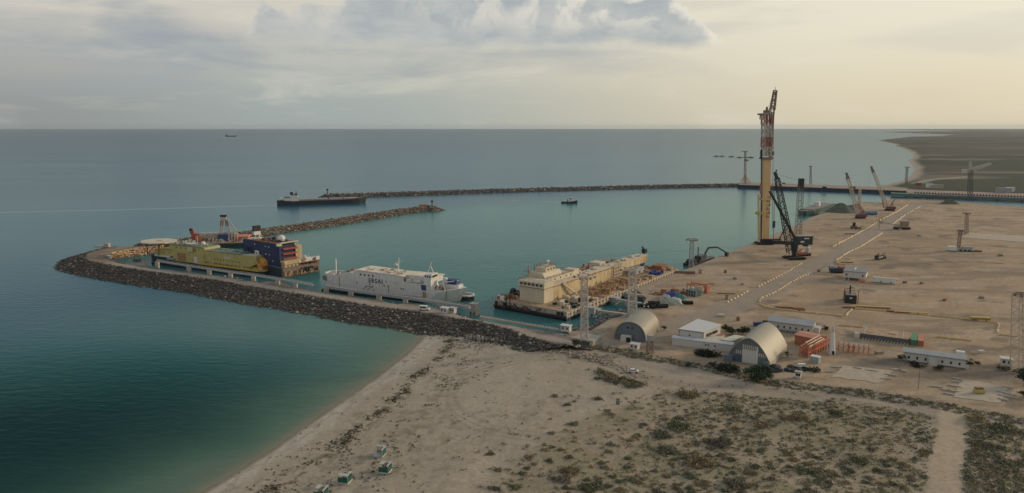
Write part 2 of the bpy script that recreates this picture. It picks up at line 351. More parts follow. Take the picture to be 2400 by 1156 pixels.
    mx=N.new('ShaderNodeMix'); mx.data_type='RGBA'; mx.blend_type='MULTIPLY'; mx.inputs[0].default_value=1; L.new(a.outputs['Color'],mx.inputs[6]); L.new(r.outputs[0],mx.inputs[7]); L.new(mx.outputs[2],p.inputs['Base Color'])
    b=N.new('ShaderNodeBump'); b.inputs['Strength'].default_value=.5; b.inputs['Distance'].default_value=.35; L.new(n.outputs['Fac'],b.inputs['Height']); L.new(b.outputs[0],p.inputs['Normal'])
    o=grid_obj('ground',X,Y,Z,{'tint':C},m,keep); tag(o,'sandy shore, scrub and port yard ground reaching to the horizon',None,kind='structure'); return o
build_ground()
def gz(x,y): return float(terrain_z(np.array([[x]]),np.array([[y]]))[0][0,0])
# ---- sea
def build_sea():
    ys=np.concatenate([np.array([-3000,-800,-200,40.]),np.exp(np.linspace(math.log(90),math.log(1600),520)),np.exp(np.linspace(math.log(1660),math.log(SEA),70))])
    ks=np.concatenate([[-6,-3,-1.5],np.linspace(-.95,.95,300),[1.5,3,6]])
    X,Y=fan_grid(np.where(ys<90,90,ys),ks); Y=np.repeat(ys[:,None],len(ks),1)
    far=ys<90; X[far]=X[far]*12
    P=(X,Y); dB=seg_dist(P,BEACHLINE)
    harbour=smoothstep(-60,60,sdist(P,G2([(250,570),(1050,485),(1300,470),(1730,435),(2100,470),(1330,775),(700,680),(240,610)],0)))
    m=bpy.data.materials.new('sea_water'); m.use_nodes=True; nt=m.node_tree; N=nt.nodes; L=nt.links; p=N['Principled BSDF']
    p.inputs['Roughness'].default_value=.12; p.inputs['IOR'].default_value=1.33
    p.inputs['Specular IOR Level'].default_value=0
    w=fbm(X,Y,70,4,2); w2=fbm(X*.5,Y,500,4,5)
    d=dB+(w-.5)*30
    C=np.ones(X.shape+(3,))*cr(.006,.072,.116)       # open water
    def blend(c,t,f): return c*(1-f[...,None])+np.array(t)*f[...,None]
    C=blend(C,(.005,.045,.088),smoothstep(650,1300,Y)); C=blend(C,(.003,.028,.066),smoothstep(1500,4000,Y)); C=blend(C,(.002,.016,.048),smoothstep(4000,10000,Y))
    C=blend(C,(.030,.122,.112),harbour*(1-smoothstep(800,1300,Y)))
    C=blend(C,(.095,.18,.155),np.exp(-(np.hypot((X+95)/120,(Y-360)/70)**2))*.8)
    C=blend(C,(.001,.072,.074),(1-smoothstep(50,150,np.hypot((X+185)*.8,(Y-235)*1.2)+(w2-.5)*50))*.9)
    C=blend(C,(.0,.026,.028),1-smoothstep(70,190,np.hypot(X+145,(Y-165)*1.1)+(w-.5)*30)) # deep hollow off the beach
    C=blend(C,(.080,.155,.115),np.exp(-(np.clip(d,0,999)/34)**1.4)*.85)
    C=blend(C,(.125,.155,.115),np.exp(-np.clip(d,0,999)/10)*.9)
    C=blend(C,(.20,.18,.13),np.exp(-dB/2.2))
    C=C*(.98+.36*w2)[...,None]
    # foam trails: the cargo ship's wake, the tug's; also a pale line near the horizon
    for ln,wd,a_ in ((G2([(-300,508),(0,498),(240,493),(450,487),(650,481)],0),4.,.55),(G2([(250,457),(520,450),(700,448),(950,440)],0),5.,.25),(G2([(1190,471),(1240,470),(1290,473),(1330,478)],0),2.,.5),(G2([(430,322.6),(900,323),(1500,321.6)],0),240,.22)):
        C=blend(C,(.30,.36,.36),np.exp(-(seg_dist(P,ln)/wd)**2)*a_)
    C=blend(C,(.006,.03,.028),np.exp(-(seg_dist(P,G2([(200,520),(350,508),(480,490)],0))/4)**2)*.3)
    a=N.new('ShaderNodeAttribute'); a.attribute_name='tint'
    g=N.new('ShaderNodeNewGeometry'); 
    def wave(sx,sy,rz,scale,det):
        mp=N.new('ShaderNodeMapping'); mp.inputs['Scale'].default_value=(sx,sy,1); mp.inputs['Rotation'].default_value=(0,0,rz); L.new(g.outputs['Position'],mp.inputs[0])
        n=N.new('ShaderNodeTexNoise'); n.inputs['Scale'].default_value=scale; n.inputs['Detail'].default_value=det; n.inputs['Roughness'].default_value=.6; L.new(mp.outputs[0],n.inputs['Vector']); return n.outputs['Fac']
    def bump(h,dist,st,prev=None):
        b=N.new('ShaderNodeBump'); b.inputs['Distance'].default_value=dist; b.inputs['Strength'].default_value=st; L.new(h,b.inputs['Height'])
        if prev: L.new(prev,b.inputs['Normal'])
        return b.outputs[0]
    n1=bump(wave(.45,1,.3,.3,6),.6,.45); n2=bump(wave(.8,1,.15,.09,3),.35,.35,n1); L.new(n2,p.inputs['Normal'])
    cn=wave(.3,1,.25,.22,8); c2=wave(.22,1,-.1,.02,7); mr=N.new('ShaderNodeMath'); mr.operation='MULTIPLY'; L.new(cn,mr.inputs[0]); L.new(c2,mr.inputs[1])
    m3=N.new('ShaderNodeMapRange'); L.new(mr.outputs[0],m3.inputs[0]); m3.inputs[1].default_value=.14; m3.inputs[2].default_value=.37; m3.inputs[3].default_value=.95; m3.inputs[4].default_value=1.05
    mx=N.new('ShaderNodeMix'); mx.data_type='RGBA'; mx.blend_type='MULTIPLY'; mx.inputs[0].default_value=1; L.new(a.outputs['Color'],mx.inputs[6]); L.new(m3.outputs[0],mx.inputs[7]); L.new(mx.outputs[2],p.inputs['Base Color'])
    gl=N.new('ShaderNodeBsdfGlossy'); gl.inputs['Color'].default_value=(.85,.98,1,1); p.inputs['Roughness'].default_value=1
    # calm slicks change the gloss in long patches
    sn=wave(.2,1,.1,.006,6); r=N.new('ShaderNodeMapRange'); L.new(sn,r.inputs[0]); r.inputs[1].default_value=.4; r.inputs[2].default_value=.62; r.inputs[3].default_value=.15; r.inputs[4].default_value=.21; L.new(r.outputs[0],gl.inputs['Roughness']); L.new(n2,gl.inputs['Normal'])
    fr=N.new('ShaderNodeFresnel'); fr.inputs['IOR'].default_value=1.33; L.new(n2,fr.inputs['Normal']); mu=N.new('ShaderNodeMapRange'); mu.interpolation_type='SMOOTHSTEP'; mu.inputs[1].default_value=.10; mu.inputs[2].default_value=.58; mu.inputs[3].default_value=.006; mu.inputs[4].default_value=.375; L.new(fr.outputs[0],mu.inputs[0])
    ms=N.new('ShaderNodeMixShader'); L.new(mu.outputs[0],ms.inputs[0]); L.new(p.outputs[0],ms.inputs[1]); L.new(gl.outputs[0],ms.inputs[2]); L.new(ms.outputs[0],N['Material Output'].inputs['Surface'])
    o=grid_obj('sea',X,Y,np.zeros(X.shape),{'tint':C},m); tag(o,'calm blue green sea and harbour water',None,kind='structure')
build_sea()
# ================================================================ structures
def M_(n): return MATS[n]
mat('concrete',(.36,.32,.27),.9,var=.22,scale=.5,bump=.3)
mat('concrete_dark',(.15,.135,.12),.9,var=.3,scale=.4)
mat('steel_grey',(.30,.31,.31),.6,var=.2,scale=.6,rust=.25)
mat('white_paint',(.62,.60,.57),.5,var=.10,scale=.25,rust=.22,streak=True,rcol=(.33,.24,.16))
mat('white_clean',(.60,.585,.55),.5,var=.07,scale=.4)
mat('white_hull',(.60,.58,.55),.5,var=.12,scale=.8,rust=.5,streak=True,rcol=(.40,.34,.27))
mat('roof_cream',(.62,.54,.42),.8,var=.22,scale=.16,rust=.45,rcol=(.30,.24,.18))
mat('cream',(.50,.405,.245),.7,var=.14,scale=.25,rust=.75,streak=True,rcol=(.30,.20,.11))
mat('cream_pale',(.52,.455,.335),.7,var=.14,scale=.3,rust=.45,streak=True,rcol=(.34,.22,.11))
mat('yellow_ship',(.45,.375,.145),.6,var=.16,scale=.6,rust=.6,streak=True,rcol=(.36,.22,.06))
mat('yellow_bright',(.56,.39,.07),.5,var=.12,scale=.4,rust=.15)
mat('roof_green',(.11,.17,.14),.85,var=.2,scale=.25,rust=.3,rcol=(.17,.18,.13))
mat('hull_dark',(.022,.035,.038),.5,var=.3,scale=.3,rust=.15,streak=True)
mat('hull_black',(.02,.022,.026),.45,var=.3,scale=.2)
mat('blue_ship',(.017,.030,.088),.5,var=.15,scale=.3,rust=.05,streak=True)
mat('blue_bright',(.03,.06,.15),.6,var=.2,scale=.5)
mat('red_paint',(.30,.075,.055),.6,var=.2,scale=.5)
mat('orange_paint',(.50,.165,.085),.6,var=.15,scale=.5)
mat('rust',(.24,.105,.05),.85,var=.35,scale=.5,rust=.3,rcol=(.12,.05,.03))
mat('rust_bright',(.33,.20,.105),.85,var=.35,scale=.9,rust=.5,rcol=(.17,.075,.04))
mat('rust_hull',(.20,.155,.13),.8,var=.3,scale=.3,rust=.6,streak=True,rcol=(.19,.08,.05))
mat('barge_hull',(.36,.35,.33),.7,var=.2,scale=.3,rust=.8,streak=True,rcol=(.20,.12,.075))
mat('boot_red',(.22,.075,.05),.8,var=.3,scale=.3,rust=.4,streak=True,rcol=(.1,.07,.05))
mat('deck_tan',(.36,.255,.16),.9,var=.3,scale=.35,rust=.7,rcol=(.26,.13,.065))
mat('deck_grey',(.20,.185,.165),.9,var=.25,scale=.35,rust=.5,rcol=(.16,.10,.07))
mat('black_steel',(.018,.019,.02),.5,var=.3,scale=.6)
mat('dark_gap',(.012,.013,.014),.9,var=.2)
mat('glass_dark',(.02,.024,.028),.15,var=.1,spec=.6)
mat('boom_yellow',(.60,.40,.19),.55,var=.08,scale=.3,rust=.08,streak=True)
mat('lattice_white',(.46,.425,.375),.6,var=.12,scale=.5)
mat('lattice_red',(.32,.14,.115),.6,var=.15,scale=.5)
mat('lattice_tan',(.50,.42,.33),.7,var=.12,scale=.5,rust=.2)
mat('lattice_brown',(.20,.15,.115),.7,var=.2,scale=.5)
mat('hangar_skin',(.27,.245,.19),.5,metal=.1,var=.06,scale=.10,streak=False,rust=.06,rcol=(.36,.31,.22))
mat('hangar_front',(.12,.135,.155),.7,var=.14,scale=.3,rust=.12,rcol=(.09,.085,.08))
mat('roof_sheet',(.36,.355,.34),.55,metal=.2,var=.16,scale=.18,rust=.3,rcol=(.30,.29,.27))
mat('roof_white',(.50,.49,.475),.5,var=.05,scale=.3)
mat('wall_white',(.50,.485,.455),.7,var=.08,scale=.3,rust=.12,streak=True,rcol=(.33,.28,.22))
mat('container_green',(.06,.20,.10),.6,var=.15,scale=.6)
mat('container_orange',(.42,.15,.08),.6,var=.15,scale=.6)
mat('container_dark',(.09,.09,.105),.6,var=.2,scale=.5)
mat('barrier_yellow',(.52,.36,.15),.75,var=.15,scale=.9)
mat('barrier_pale',(.56,.43,.24),.75,var=.12,scale=.9)
mat('rubber',(.02,.02,.022),.85,var=.3)
mat('tarp_blue',(.03,.05,.20),.6,var=.25,scale=.5,bump=.4)
mat('tarp_teal',(.05,.15,.15),.7,var=.25,scale=.5,bump=.4)
mat('net_pale',(.36,.37,.32),.9,var=.4,scale=1.6,bump=.6)
mat('hut_green',(.015,.085,.062),.7,var=.12,scale=1.)
mat('hut_pale',(.38,.40,.36),.7,var=.12,scale=1.)
mat('wood',(.30,.23,.16),.8,var=.2,scale=1.)
mat('gravel',(.17,.15,.13),.95,var=.3,scale=.3,bump=.5)
mat('gravel_green',(.10,.105,.075),.95,var=.3,scale=.3,bump=.5)
mat('gravel_brown',(.20,.12,.085),.95,var=.3,scale=.3,bump=.5)
mat('slab_pale',(.385,.315,.235),.9,var=.2,scale=.35,rust=.5,rcol=(.34,.27,.2))
mat('quay_blue',(.025,.045,.065),.6,var=.25,scale=.1,streak=True)
mat('jetty_grey',(.13,.135,.13),.7,var=.2,scale=.2)
mat('text_navy',(.02,.03,.075),.5,var=.05)
# ---------------------------------------------------------------- moles
def mole(label,outer,inner,ztop,so,si,step,tintf,bbox,cap_noise=.25):
    """heightfield body between an outer and an inner crest line"""
    poly=outer+inner[::-1]
    x0,x1,y0_,y1_=bbox; xs=np.arange(x0,x1,step); ysx=np.arange(y0_,y1_,step); Y,X=np.meshgrid(ysx,xs,indexing='ij'); P=(X,Y)
    ins=inside(P,poly); do=seg_dist(P,outer); di=seg_dist(P,inner)
    drop=np.where(do<=di,do*so,di*si)
    Z=np.where(ins,ztop,ztop-drop); Z=np.maximum(Z,-3)
    sl=(~ins)&(do<=di)
    Z=Z+np.where(ins,(fbm(X,Y,8,2)-.5)*.12,(fbm(X,Y,3,3)-.5)*1.0*smoothstep(0,2,np.minimum(do,di)))
    C=tintf(X,Y,Z,ins,do,di)
    o=grid_obj('breakwater',X,Y,Z,{'tint':C},bpy.data.materials['ground'],Z>-2.6); tag(o,label,'breakwater'); return o,(X,Y,Z,ins,do,di,step)
ICO=None
def ico():
    global ICO
    if ICO is None:
        t=(1+5**.5)/2; v=np.array([(-1,t,0),(1,t,0),(-1,-t,0),(1,-t,0),(0,-1,t),(0,1,t),(0,-1,-t),(0,1,-t),(t,0,-1),(t,0,1),(-t,0,-1),(-t,0,1)],float); v/=np.linalg.norm(v[0])
        f=np.array([(0,11,5),(0,5,1),(0,1,7),(0,7,10),(0,10,11),(1,5,9),(5,11,4),(11,10,2),(10,7,6),(7,1,8),(3,9,4),(3,4,2),(3,2,6),(3,6,8),(3,8,9),(4,9,5),(2,4,11),(6,2,10),(8,6,7),(9,8,1)]); ICO=(v,f)
    return ICO
def tri_mesh(name,V,Fc,tint,m,parent=None,smooth=False):
    me=bpy.data.meshes.new(name); me.vertices.add(len(V)); me.vertices.foreach_set('co',V.astype(np.float32).ravel())
    me.loops.add(Fc.size); me.loops.foreach_set('vertex_index',Fc.ravel().astype(np.int32)); me.polygons.add(len(Fc))
    me.polygons.foreach_set('loop_start',np.arange(0,Fc.size,3,dtype=np.int32)); me.polygons.foreach_set('loop_total',np.full(len(Fc),3,np.int32)); me.update(); 
    a=me.attributes.new('tint','FLOAT_COLOR','POINT'); a.data.foreach_set('color',np.concatenate([tint,np.ones((len(tint),1))],1).astype(np.float32).ravel())
    me.materials.append(m); o=bpy.data.objects.new(name,me); COL.objects.link(o)
    if parent: o.parent=parent
    return o
def rocks(name,pts,sizes,cols,parent=None,seed=1,m=None):
    v,f=ico(); rs=np.random.RandomState(seed); n=len(pts)
    J=1+rs.uniform(-.32,.32,(n,12,1)); S=np.stack([rs.uniform(.7,1.25,n),rs.uniform(.7,1.25,n),rs.uniform(.5,.85,n)],-1)[:,None,:]
    a=rs.uniform(0,6.28,n); ca,sa=np.cos(a),np.sin(a); V=v[None]*J*S*sizes[:,None,None]
    x=V[...,0]*ca[:,None]-V[...,1]*sa[:,None]; y=V[...,0]*sa[:,None]+V[...,1]*ca[:,None]; V=np.stack([x,y,V[...,2]],-1)+pts[:,None,:]
    Fc=(f[None]+np.arange(n)[:,None,None]*12).reshape(-1,3); T=np.repeat(cols,12,0)
    return tri_mesh(name,V.reshape(-1,3),Fc,T,m or bpy.data.materials['ground'],parent)
def rock_cols(rs,n,base,pale=.06,vr=.45):
    c=np.array(base)[None]*(1+rs.uniform(-vr,vr,(n,1)))*(1+rs.uniform(-.10,.10,(n,3))); k=rs.rand(n)<pale; c[k]=np.array((.36,.31,.25))*(1+rs.uniform(-.25,.15,(k.sum(),1))); return c
def scatter_rocks(data,cond,dens,smin,smax,base,parent,seed,pale=.06,name='rock_armour',lift=.15):
    X,Y,Z,ins,do,di,step=data; rs=np.random.RandomState(seed); k=np.argwhere(cond); n=int(len(k)*step*step*dens); s=k[rs.randint(0,len(k),n)]
    x=X[s[:,0],s[:,1]]+rs.uniform(-step/2,step/2,n); y=Y[s[:,0],s[:,1]]+rs.uniform(-step/2,step/2,n); z=Z[s[:,0],s[:,1]]+lift
    sz=rs.uniform(smin,smax,n)*rs.uniform(.8,1.2,n)
    o=rocks(name,np.stack([x,y,z],-1),sz,rock_cols(rs,n,base,pale),parent,seed); tag(o,kind='stuff'); return o
ZP=5.0
outer=G2([(1345,812),(1300,806),(1250,793),(1203,775),(1133,756),(1017,738),(950,727),(862,717),(787,702),(700,689),(632,679),(582,670),(507,657),(430,647),(355,637),(317,631),(271,624),(237,617),(212,612),(203,609),(199,603),(206,593),(245,582),(324,571.5),(372,566)],ZP)
inner=G2([(1345,795),(1310,780),(1200,763),(1090,744),(1050,727),(1000,714),(950,711),(931,713),(887,704),(837,696),(800,691.5),(762,687),(720,679),(682,670),(657,660),(625,659),(612,662),(539,650),(490,643.5),(430,635.5),(350,626.5),(338,617),(302,620.5),(280,617),(262,610),(247,603),(244,597),(272,590.5),(330,581.5),(372,578)],ZP)
pmid=G2([(1345,804),(1250,786),(1203,770),(1133,751),(1017,730),(950,721),(862,710),(787,697),(700,684.5),(632,674),(582,665),(507,653),(430,643),(355,633),(317,627),(271,620),(237,613),(215,609)],ZP)
def tp(X,Y,Z,ins,do,di):
    def bl(c,t,f): return c*(1-f[...,None])+np.array(t)*f[...,None]
    C=np.ones(X.shape+(3,))*np.array((.085,.072,.06)); w=fbm(X,Y,6,3,4)
    T=np.ones(X.shape+(3,))*np.array((.175,.15,.128)); T=bl(T,(.12,.105,.09),smoothstep(.5,.65,w)*.7)
    d=seg_dist((X,Y),pmid); T=bl(T,(.335,.28,.225),(1-smoothstep(2.2,4.2,d+(w-.5)*2))*.9)
    tip=smoothstep(0,25,-(X+272)); T=bl(T,(.19,.145,.095),tip*.8); T=bl(T,(.30,.24,.175),tip*smoothstep(.52,.6,w)*.6)
    van=np.hypot((X+50)/26,(Y-384)/11); T=bl(T,(.30,.25,.19),(1-smoothstep(.6,1.1,van))*.8)
    C=np.where(ins[...,None],T,C); return C*(.85+.3*fbm(X,Y,2,2,9))[...,None]
bw1,dat=mole('long dark rubble mole with a pale road on top, ships moored inside',outer,inner,ZP,.285,1.1,1.5,tp,(-362,60,310,580))
X,Y,Z,ins,do,di,st=dat
scatter_rocks(dat,(~ins)&(do<=di)&(Z>-1)&(Z<5.3)&(Y<430),1.15,.42,.85,(.10,.088,.076),bw1,3,.05)
scatter_rocks(dat,(~ins)&(do<=di)&(Z>-1)&(Z<5.3)&(Y>=415),.95,.45,.85,(.088,.077,.068),bw1,4,.03)
scatter_rocks(dat,(~ins)&(di<do)&(Z>-1)&(Z<4.9)&(Y<545),.30,.5,.9,(.13,.115,.10),bw1,5,.05)

# orange stone bank on the far side of the pond
pb=G2([(247,600),(272,590.5),(330,581.5),(385,577)],5.0); rs=np.random.RandomState(9)
P_=[];
for i in range(900):
    k=rs.randint(0,len(pb)-1); t=rs.rand(); a,b=pb[k],pb[k+1]; q_=rs.uniform(-.6,6.4); P_.append((a[0]+(b[0]-a[0])*t+rs.normal(0,.5),a[1]+(b[1]-a[1])*t-q_,5.15-max(q_,0)*.8))
tag(rocks('rubble_bank',np.array(P_),rs.uniform(.55,1.25,900),rock_cols(rs,900,(.42,.28,.165),.1,.3),None,10),'bank of orange rubble along the far side of the enclosed pond',None,None,'stuff')
def thin_mole(label,cl,half,ztop,slope,base,pale,dens,smin,smax,seed,step,top):
    cl=[tuple(p) for p in cl]; n=len(cl); up=[];dn=[]
    for i,(x,y) in enumerate(cl):
        a=cl[max(i-1,0)];b=cl[min(i+1,n-1)]; dx,dy=b[0]-a[0],b[1]-a[1]; l=math.hypot(dx,dy); up.append((x-dy/l*half,y+dx/l*half)); dn.append((x+dy/l*half,y-dx/l*half))
    xs=[p[0] for p in cl]; yy=[p[1] for p in cl]
    def tf(X,Y,Z,ins,do,di):
        C=np.ones(X.shape+(3,))*np.array(base)*.8; C[ins]=np.array(top); return C*(.8+.4*fbm(X,Y,5,3,9))[...,None]
    o,d=mole(label,dn,up,ztop,slope,slope,step,tf,(min(xs)-30,max(xs)+30,min(yy)-30,max(yy)+30))
    X,Y,Z,ins,do,di,st=d
    scatter_rocks(d,(~ins)&(Z>-1)&(Z<ztop+.5),dens,smin,smax,base,o,seed,pale,lift=.3); return o
thin_mole('brown rubble breakwater running from the mole tip to a beacon',G2([(340,570),(420,562),(530,550),(620,538),(780,516),(945,490.5),(1000,485),(1018,486)],4),3.2,4.2,.48,(.15,.118,.09),.08,.42,.7,1.5,21,2.0,(.12,.10,.085))
thin_mole('farthest low grey breakwater, with a beacon at its left end',G2([(768,456),(815,454.5),(945,451),(1075,446.5),(1240,442),(1400,438),(1560,434),(1735,431)],4),4,4.2,.45,(.125,.112,.10),.07,.28,.9,1.8,22,3.0,(.105,.09,.08))
# rocks beside the pale beach end and along the barge slipway
rs=np.random.RandomState(31)
def rock_line(pl,n,spread,s0_,s1,base,label,pale,z=3.,seed=1,name='rubble'):
    rs=np.random.RandomState(seed); pts=[]
    for i in range(n):
        k=rs.randint(0,len(pl)-1); t=rs.rand(); a,b=pl[k],pl[k+1]; x=a[0]+(b[0]-a[0])*t+rs.normal(0,spread); y=a[1]+(b[1]-a[1])*t+rs.normal(0,spread); pts.append((x,y,z if z is not None else gz(x,y)+.15))
    o=rocks(name,np.array(pts),rs.uniform(s0_,s1,n),rock_cols(rs,n,base,pale,.3),None,seed+50); tag(o,label,None,None,'stuff'); return o
rock_line(G2([(1230,800),(1297,818),(1367,832),(1415,842),(1432,850)],3),420,2.0,.35,.95,(.27,.215,.16),'pale rubble spilling onto the sand below the road end',.3,None,41)
rock_line(G2([(1440,858),(1470,868),(1500,885)],3),60,2.2,.3,.7,(.34,.29,.22),'scattered pale stones among the scrub by the track',.4,None,42)
rock_line(G2([(1335,775),(1385,768),(1432,742),(1470,728)],1.5),380,2.6,.4,1.0,(.14,.13,.115),'grey rubble slope beside the barge berth',.12,1.2,43)
# ---------------------------------------------------------------- quay strip of the yard
def quay_strip():
    L_=[tuple(G(a,b,3)[:2]) for a,b in YEDGE]; n=len(L_); inn=[]
    for i,(x,y) in enumerate(L_):
        a=L_[max(i-1,0)];b=L_[min(i+1,n-1)]; dx,dy=b[0]-a[0],b[1]-a[1]; l=math.hypot(dx,dy); inn.append((x+dy/l*6.5,y-dx/l*6.5))
    v=[];f=[]
    for i in range(n): v+=[(*L_[i],-2),(*L_[i],3.25),(*inn[i],3.12),(*inn[i],2.0)]
    for i in range(n-1):
        k=i*4; f+=[(k,k+4,k+5,k+1),(k+1,k+5,k+6,k+2),(k+2,k+6,k+7,k+3)]
    o=mesh_obj('quay_wall',v,f,mat('quay_top',(.29,.225,.16),.9,var=.25,scale=.3,rust=.2,rcol=(.2,.16,.12))); tag(o,'concrete quay edge running round the storage yard','quay')
quay_strip()
# ---- far quay and jetty
def along(a,b,z): 
    A=G(*a,z);B=G(*b,z); d=B-A; return A,math.atan2(d.y,d.x),math.hypot(d.x,d.y)
A,ang,Ln=along((1728,441),(2125,456.5),0)
t=empty('far_quay',(A.x,A.y,0),ang,'long dark blue sheet piled quay across the far harbour','quay')
m=MB(); m.box(0,Ln,0.0,60,-3,5.2); m.build('wall',M_('quay_blue'),t)
m=MB(); m.box(0,Ln,-.6,60,5.2,5.7); m.build('deck',mat('deck_pink',(.27,.20,.155),.9,var=.2,scale=.05,rust=.3,rcol=(.2,.16,.12)),t)
for i in range(18): MB().box(i*Ln/18+2,i*Ln/18+3.2,-1.6,-.6,1.5,4.8).build('fender',M_('rubber'),t)
A,ang,Ln=along((2158,464),(2400,473.5),0); Ln*=2.1
t=empty('jetty',(A.x,A.y,0),ang,'grey jetty on dark piles in front of the far shore','jetty')
m=MB(); m.box(0,Ln,0,14,2.2,5.0); m.build('deck_beam',M_('jetty_grey'),t)
m=MB(); m.box(-18,Ln,14.2,75,3.4,5.6); m.build('deck',M_('deck_pink'),t)
mat('pile_dark',(.06,.045,.045),.9,var=.3)
for i in range(70): MB().box(i*3.6-8,i*3.6-6.2,13.4,14.1,5.0,7.2).build('pile_head',M_('pile_dark'),t)
for i in range(int(Ln/28)): 
    for yy in(2,11): MB().cyl((8+i*28,yy,-3),1.2,5.2,8).build('pile',M_('concrete_dark'),t)
m=MB(); m.box(-38,0,-2,12,1.5,5.2); m.build('end_block',M_('roof_green'),t)
# ---- barge berth fingers
for i,(a,b) in enumerate([((1385,727),(1470,738)),((1432,700),(1500,712)),((1455,686),(1510,694))]):
    A,ang,Ln=along(a,b,3); t=empty('berth_finger',(A.x,A.y,0),ang,['nearest concrete finger beam reaching towards the cream barge','middle concrete finger beam reaching towards the cream barge','farthest concrete finger beam reaching towards the cream barge'][i],'jetty','finger beams of the barge berth')
    m=MB(); m.box(0,Ln,0,2.2,2.2,3.3); m.build('beam',M_('concrete'),t)
    m=MB()
    for k in(0.,.5): m.box(k*Ln,k*Ln+3.2,-.4,2.6,-2,2.2)
    m.build('pier',M_('concrete'),t)
    m=MB(); m.box(0,4.5,-1.2,3.4,1.2,4.0); m.build('head_block',M_('steel_grey'),t)
# sheet pile remains on the beach
A,ang,Ln=along((1088,794),(1194,811),1)
t=empty('sheet_pile_wall',(A.x,A.y,gz(A.x,A.y)),ang,'row of dark upright sheet piles half buried at the head of the beach','wall')
m=MB(); rs=random.Random(3); x=0; m2=MB()
while x<Ln:
    w=rs.uniform(.35,.6); hh=rs.uniform(1.6,2.9); (m if rs.random()<.6 else m2).box(x,x+w,rs.uniform(-.2,.2),.5,-1,hh); x+=w+.05
m.build('dark_piles',M_('concrete_dark'),t); m2.build('pale_piles',M_('concrete'),t)
# kerb wall of small blocks along the inner edge of the mole
A,ang,Ln=along((1125,744),(1315,775),ZP)
t=empty('kerb_wall',(A.x,A.y,ZP),ang,'low crenellated kerb of pale blocks along the mole road','kerb')
m=MB(); m.box(0,Ln,-.3,.3,-.2,.35); m.build('base',M_('concrete'),t); m=MB()
for i in range(int(Ln/1.5)): m.box(i*1.5,i*1.5+.8,-.25,.25,.35,.85)
m.build('blocks',mat('kerb_pale',(.5,.38,.30),.8,var=.2,scale=2),t)
# ================================================================ mooring walkways on grey piers
def walkway(label,base_pts,zs,group,deck=1.0,pw=2.2,braces=(),thick=.9):
    P=[G(a,b,z) for (a,b),z in zip(base_pts,zs)]; o=P[0]
    t=empty('mooring_walkway',(o.x,o.y,0),0,label,'walkway',group); m=MB()
    for a,b in zip(P,P[1:]):
        m.bar(Vector((a.x-o.x,a.y-o.y,a.z)),Vector((b.x-o.x,b.y-o.y,b.z)),thick)
    m.build('girder',M_('steel_grey'),t); m=MB()
    for a,b in zip(P,P[1:]):
        for dz in(.9,1.4): m.bar(Vector((a.x-o.x,a.y-o.y,a.z+dz)),Vector((b.x-o.x,b.y-o.y,b.z+dz)),.12)
        n=6
        for k in range(n):
            q=a.lerp(b,k/n)-o; q.z=a.lerp(b,k/n).z; m.bar((q.x,q.y,q.z),(q.x,q.y,q.z+1.4),.1)
    m.build('railing',M_('lattice_white'),t)
    for i,a in enumerate(P[:-1] if len(P)>2 else P):
        q=(a.x-o.x,a.y-o.y); mm=MB(); mm.box(q[0]-pw/2,q[0]+pw/2,q[1]-pw/2,q[1]+pw/2,-3,a.z-.3); mm.build('pier',M_('concrete'),t)
    return t
walkway('walkway on grey piers in front of the yellow vessel',[(368,612),(442,624),(490,631),(540,638.5),(594,645.5),(651,655),(692,661.5),(733,669)],[8.2]*8,'mooring walkways')
# shorter span in front of white ship
walkway('walkway on grey piers beside the white ship',[(764,672),(822,681),(888,690),(950,698),(1033,710.5),(1101,721)],[6.6,6.6,6.6,6.6,6.6,6.4],'mooring walkways',thick=1.4,pw=2.6) if True else ('',[],[],'mooring walkways')
def hoppers(px,py,z,w,d,h,label,mm='concrete',rz=-30,cat='mooring block',doors=2):
    p=G(px,py,z); t=empty('mooring_block',(p.x,p.y,z),R(rz),label,cat,None)
    m=MB(); m.box(-w/2,w/2,-d/2,d/2,0,h); m.build('body',M_(mm),t)
    m=MB(); m.box(-w/2-.25,w/2+.25,-d/2-.25,d/2+.25,h,h+.3); m.build('cap',M_(mm),t)
    m=MB()
    for i in range(doors): x=-w/2+w*(i+.5)/doors; m.box(x-.35,x+.35,-d/2-.06,-d/2,.4,min(h-.5,1.9))
    m.build('fender',M_('rubber'),t); return t
hoppers(1112,738,0,4.2,4,6.2,'tall concrete mooring dolphin at the bow end of the white ship')
hoppers(322,614,3,5,3,2.4,'small dark mooring platform in the pond behind the mole','concrete_dark')
hoppers(258,606,4.5,2.4,2,2,'white boxed bollard by the pond at the mole tip','white_paint')
hoppers(1385,742,0,5.5,4,5.0,'grey fender block under the near side of the cream barge','steel_grey')
